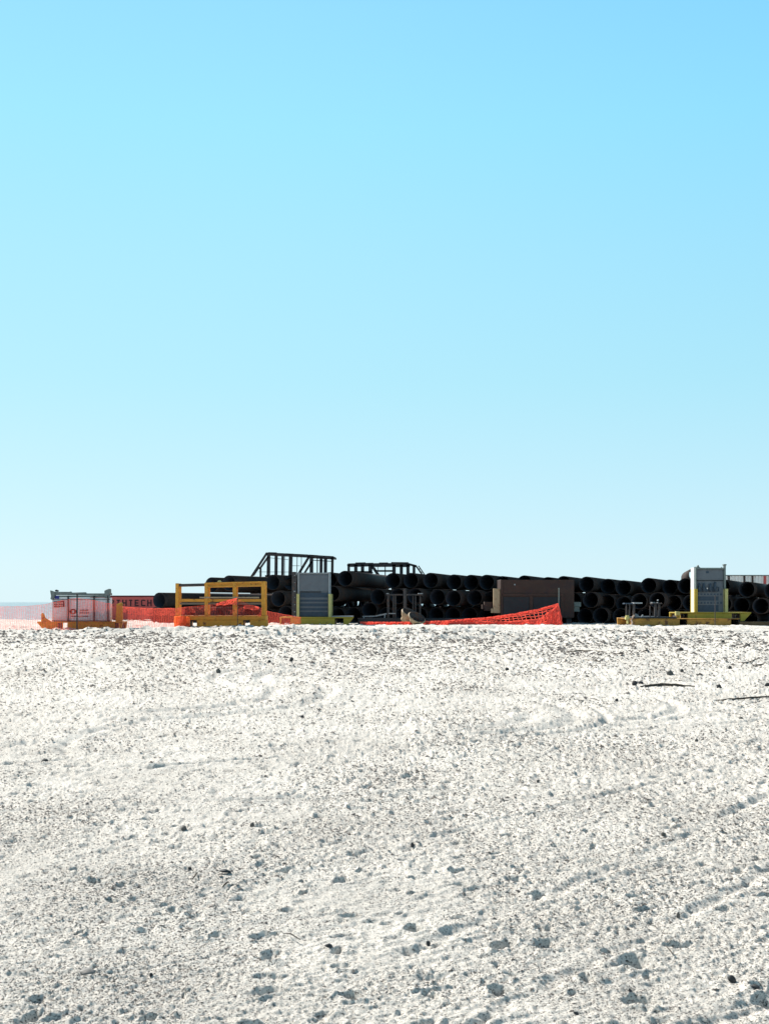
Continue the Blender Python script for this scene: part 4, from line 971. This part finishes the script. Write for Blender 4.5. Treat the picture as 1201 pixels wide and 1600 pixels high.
tag(mb.build('safety_netting', M['net']), 'red orange netting along the sand rising to a peak before the brown tank', 'netting', 'orange safety netting')

# ------------------------------------------------------------------ things lying on the sand
def lump(name, px, py, wpx, hpx, material, label, cat, group=None, kind='stone', rz=None):
    x, y = ground_at(px, py); u = y / F
    wv = wpx * u / 2; hv = hpx * u
    rn = random.Random(int(px * 7 + py))
    bm = bmesh.new(); bmesh.ops.create_icosphere(bm, subdivisions=2, radius=1)
    sd_ = rn.uniform(0, 50)
    from mathutils import noise
    for v in bm.verts:
        k = 1 + .35 * noise.noise(v.co * 1.3 + Vector((sd_, 0, 0)))
        v.co *= k
        if kind == 'shell':
            v.co.x *= 1 + .25 * v.co.y; v.co.z = v.co.z * (.55 if v.co.z > 0 else .2)
        v.co = Vector((v.co.x * wv, v.co.y * wv * .75, v.co.z * hv * .75))
    me = bpy.data.meshes.new(name); bm.to_mesh(me); bm.free(); me.materials.append(material)
    if kind == 'shell': me.polygons.foreach_set('use_smooth', [True] * len(me.polygons))
    o = bpy.data.objects.new(name, me); C.objects.link(o)
    o.location = (x, y, gz(x, y) + hv * .35); o.rotation_euler = (rn.uniform(-.3, .3), rn.uniform(-.3, .3), rn.uniform(0, 6) if rz is None else rz)
    tag(o, label, cat, group)
STN = [(341, 1052, 8, 6, 'dark stone in the left middle distance, below the right post of the yellow rack'), (455, 1034.5, 8, 6, 'dark angular stone below the left grey locker'),
 (421, 1036, 6, 4.5, 'small dark stone just left of the angular stone below the left grey locker'), (792, 1048.5, 7, 5, 'dark stone out on the sand below the left edge of the brown tank'), (799.5, 1032, 5.5, 4.5, 'small dark stone nearest below the brown tank'),
 (991, 1073.5, 9, 6, 'dark stone touching the left tip of the long driftwood stick'), (1001, 1068.5, 8, 4, 'flat dark stone just above the left part of the long driftwood stick'), (1064, 1018, 9, 5, 'dark clod below the left end of the lemon skid'),
 (1046, 1055, 12, 6, 'broad grey stone above the long driftwood stick'), (1065, 1053, 7, 5, 'dark stone right of the broad grey stone'), (1123, 1076, 8, 5, 'dark stone right of the long driftwood stick'),
 (1198, 1072, 8, 5, 'dark stone at the right edge, level with the long stick'), (1157, 1124, 6, 4, 'small dark stone below the lower right stick'), (1129, 1003.5, 6, 4, 'small dark pebble high up below the right grey locker'),
 (1168, 1011, 8, 3, 'thin dark pebble below the nose of the lemon skid'), (1140, 1045.5, 5, 4, 'tiny dark pebble above the right stick'), (1088, 1161, 6, 4, 'small dark pebble on the right, alone on rippled sand'), (963, 1098, 6, 4, 'dark pebble left of the driftwood, below the row of small posts'),
 (472, 1123, 5, 4, 'small dark pebble in the centre left of the sand'), (70, 1190, 15, 7, 'dark clump in a scuffed hollow near the left edge'), (287, 1298, 12, 6, 'dark clod at the left of the trampled patch'), (394, 1294, 9, 6, 'rounded grey pebble in the trampled patch'),
 (644, 1324, 8, 6, 'dark rounded stone in the middle of the trampled sand'), (1143, 1532, 13, 9, 'dark pointed stone near the lower right corner'), (1059, 1434, 7, 8, 'small upright dark stone right of the centre foreground'), (1178, 1549, 16, 5, 'flat dark chip in the lower right corner'),
 (984, 1558, 7, 5, 'small dark pebble below the deep scuff at lower right'), (669, 1474, 9, 6, 'dark pebble in the lower centre'), (1036, 1310, 8, 5, 'dark pebble on the tyre track at right'), (296, 1360, 7, 4, 'tiny dark chip left of the big mussel shell'), (900, 1590, 9, 4, 'flat dark chip on the bottom edge'),
 (236, 1526, 6, 5, 'tiny pointed pebble in the lower left'), (840, 1224, 6, 4, 'tiny dark pebble right of centre')]
for i, (px, py, a, b, lb) in enumerate(STN):
    lump('beach_stone', px, py, a, b, M['stone'] if 'grey' not in lb.split(' ')[0:2] and i % 4 else M['stone2'], lb, 'stone', 'dark stones on the sand')
for (px, py, a, b, m_, lb, rz) in ((351.5, 1369, 19, 10, 'shell', 'large dark mussel shell standing in the left foreground sand', 2.6), (513.5, 1483.5, 15, 10, 'shell', 'black glossy shell alone at the lower centre left', 0.5),
                               (136, 1519, 25, 7, 'shell2', 'long grey shell lying flat near the lower left corner', 0.2)):
    lump('sea_shell', px, py, a, b, M[m_], lb, 'shell', 'shells on the sand', kind='shell', rz=rz)
def gzm(x, y): return gz(x, y) - gb(x, y)
def stick(name, pts, r0px, label, cat, material, lift=.35, group=None, taper=True):
    w_ = []
    for (px, py) in pts: x, y = ground_at(px, py); w_.append((x, y))
    q = []; rs = []
    n = len(w_) - 1
    for i in range(n * 4 + 1):
        t = i / 4; k = min(int(t), n - 1); f = t - k
        x = w_[k][0] * (1 - f) + w_[k + 1][0] * f; y = w_[k][1] * (1 - f) + w_[k + 1][1] * f
        tt = i / (n * 4); r_ = r0px * y / F * ((math.sin(math.pi * (0.06 + .88 * tt)) ** .6) if taper else 1)
        x += random.uniform(-.2, .2) * r_; q.append(Vector((x, y, gb(x, y) + .25 * gzm(x, y) + .012 + r_ * lift + random.uniform(0, .3) * r_))); rs.append(r_)
    org = Vector((sum(p.x for p in q) / len(q), sum(p.y for p in q) / len(q), q[0].z))
    mb = MB(org); mb.tube(q, rs, 7)
    tag(mb.build(name, material, smooth=True), label, cat, group)
stick('driftwood_stick', [(1000, 1075), (1015, 1073.5), (1032, 1072), (1055, 1072.5), (1085, 1074)], 2.2, 'long dark driftwood stick lying across the sand at the right, between dark stones', 'driftwood', M['wood'], group='driftwood on the sand')
stick('driftwood_stick', [(1118, 1096), (1140, 1094.8), (1165, 1093), (1188, 1091), (1215, 1090)], 1.5, 'lower dark stick running off the right edge of the picture', 'driftwood', M['wood'], group='driftwood on the sand')
stick('driftwood_stick', [(1176, 1042), (1188, 1040), (1206, 1039.5)], 1.1, 'short dark stick at the right edge above the two long ones', 'driftwood', M['wood'], group='driftwood on the sand')
stick('driftwood_stick', [(1150, 1035), (1162, 1037.5), (1175, 1034), (1190, 1028)], 0.9, 'thin crooked twig upper right, near the right edge', 'driftwood', M['wood'], group='driftwood on the sand')
stick('driftwood_stick', [(880, 1020), (905, 1018), (930, 1019), (945, 1020.5)], 1.0, 'thin brown strand of twig below the right end of the netting', 'driftwood', M['weed'], group='driftwood on the sand')
stick('driftwood_stick', [(912, 1031), (928, 1034.5), (936, 1035), (944, 1029)], .9, 'forked looking brown twig in front of the first pipes right of the tank', 'driftwood', M['weed'], group='driftwood on the sand')
stick('driftwood_stick', [(1007, 1013), (1010, 1021), (1003, 1021.5)], 1.1, 'small upright dark twig below the long skid', 'driftwood', M['wood'], lift=3, group='driftwood on the sand')
stick('driftwood_stick', [(1038, 1481), (1046, 1493), (1052, 1500)], 0.9, 'thin dark twig stuck in the sand right of the deep scuff', 'driftwood', M['wood'], lift=4, group='driftwood on the sand')
stick('driftwood_stick', [(445, 1462), (456, 1465), (470, 1472)], 1.0, 'short grey twig left of the black shell', 'driftwood', M['wood'], lift=1, group='driftwood on the sand')
stick('driftwood_stick', [(300, 1380), (306, 1374), (309, 1370)], 1.2, 'tiny dark twig standing just left of the large mussel shell', 'driftwood', M['wood'], lift=3, group='driftwood on the sand')
stick('driftwood_stick', [(347, 1391), (353, 1387), (357, 1384)], 1.4, 'tiny dark twig just below the large mussel shell', 'driftwood', M['wood'], lift=2, group='driftwood on the sand')
stick('driftwood_stick', [(484, 1355), (484, 1362)], 0.9, 'tiny upright twig right of the large mussel shell', 'driftwood', M['wood'], lift=4, group='driftwood on the sand', taper=False)
stick('pale_plank', [(968, 976.5), (973, 973.5), (979, 970.5)], 1.5, 'short pale plank leaning at the left end of the long skid', 'plank', M['plank'], lift=2.5, taper=False)
stick('loose_cable', [(905, 973.5), (920, 972), (940, 970.5), (958, 972), (972, 969.8)], 0.7, 'loose grey cable on the sand between the brown tank and the long skid', 'cable', M['grey_light'], lift=1, taper=False)

# shell grit and dark bits strewn over the sand: past counting
def grit():
    rn = np.random.default_rng(5); n = 270000
    inv = rn.uniform(1 / 48.0, 1 / 4.8, n * 3); d = 1 / inv
    keep = rn.uniform(0, 1, n * 3) < np.clip(0.8 + 0.2 * sst(6, 14, d), 0, 1)
    d = d[keep][:n]; n = len(d)
    th = np.radians(rn.uniform(-21, 21, n)); x = d * np.tan(th); y = d
    dens = vn(x / 1.6, y / 2.6, 501) + .6 * vn(x / .4, y / .6, 502); k = rn.uniform(-1.3, 1.2, n) - .5 * sst(22, 36, d) + .2 < dens; k &= rn.uniform(0, 1, n) > .6 * tracks(x, y)[1]
    x, y, d = x[k], y[k], d[k]; n = len(x)
    z = base_h(x, y) + micro_h(x, y)
    s = rn.uniform(.0016, .0034, n) * np.clip(d, 4, 44) * (.18 + .03 * sst(14, 28, d) + .10 * sst(24, 42, d)) * (1 + 1.2 * (rn.uniform(0, 1, n) > .985))
    a = rn.uniform(0, 6.28, n); asp = rn.uniform(.4, 1.0, n)
    ca, sa = np.cos(a), np.sin(a)
    V = []
    for (u, v, w_) in ((-1, -.6, 0), (1, -.5, 0), (.2, 1, 0), (rn.uniform(-.3, .3, n), 0, 1)):
        lx = u * s * 2.3; ly = v * s * 1.6 * asp; lz = w_ * s * 1.3 - .15 * s
        V.append(np.stack([x + lx * ca - ly * sa, y + lx * sa + ly * ca, z + lz], -1))
    V = np.stack(V, 1).reshape(-1, 3)
    b = np.arange(n)[:, None] * 4
    Fc = np.concatenate([b + np.array([[0, 1, 3]]), b + np.array([[1, 2, 3]]), b + np.array([[2, 0, 3]])], 0)
    me = bpy.data.meshes.new('shell_grit'); me.vertices.add(len(V)); me.vertices.foreach_set('co', V.astype(np.float32).ravel())
    me.loops.add(Fc.size); me.loops.foreach_set('vertex_index', Fc.astype(np.int32).ravel())
    me.polygons.add(len(Fc)); me.polygons.foreach_set('loop_start', (np.arange(len(Fc)) * 3).astype(np.int32)); me.update(calc_edges=True)
    me.materials.append(mat('grit', (0.10, 0.094, 0.09), 0.8, var=0.6, vscale=2))
    o = bpy.data.objects.new('shell_grit', me); C.objects.link(o)
    tag(o, 'fine dark shell grit and plant bits strewn over the white sand', 'shell grit', kind='stuff')
grit()
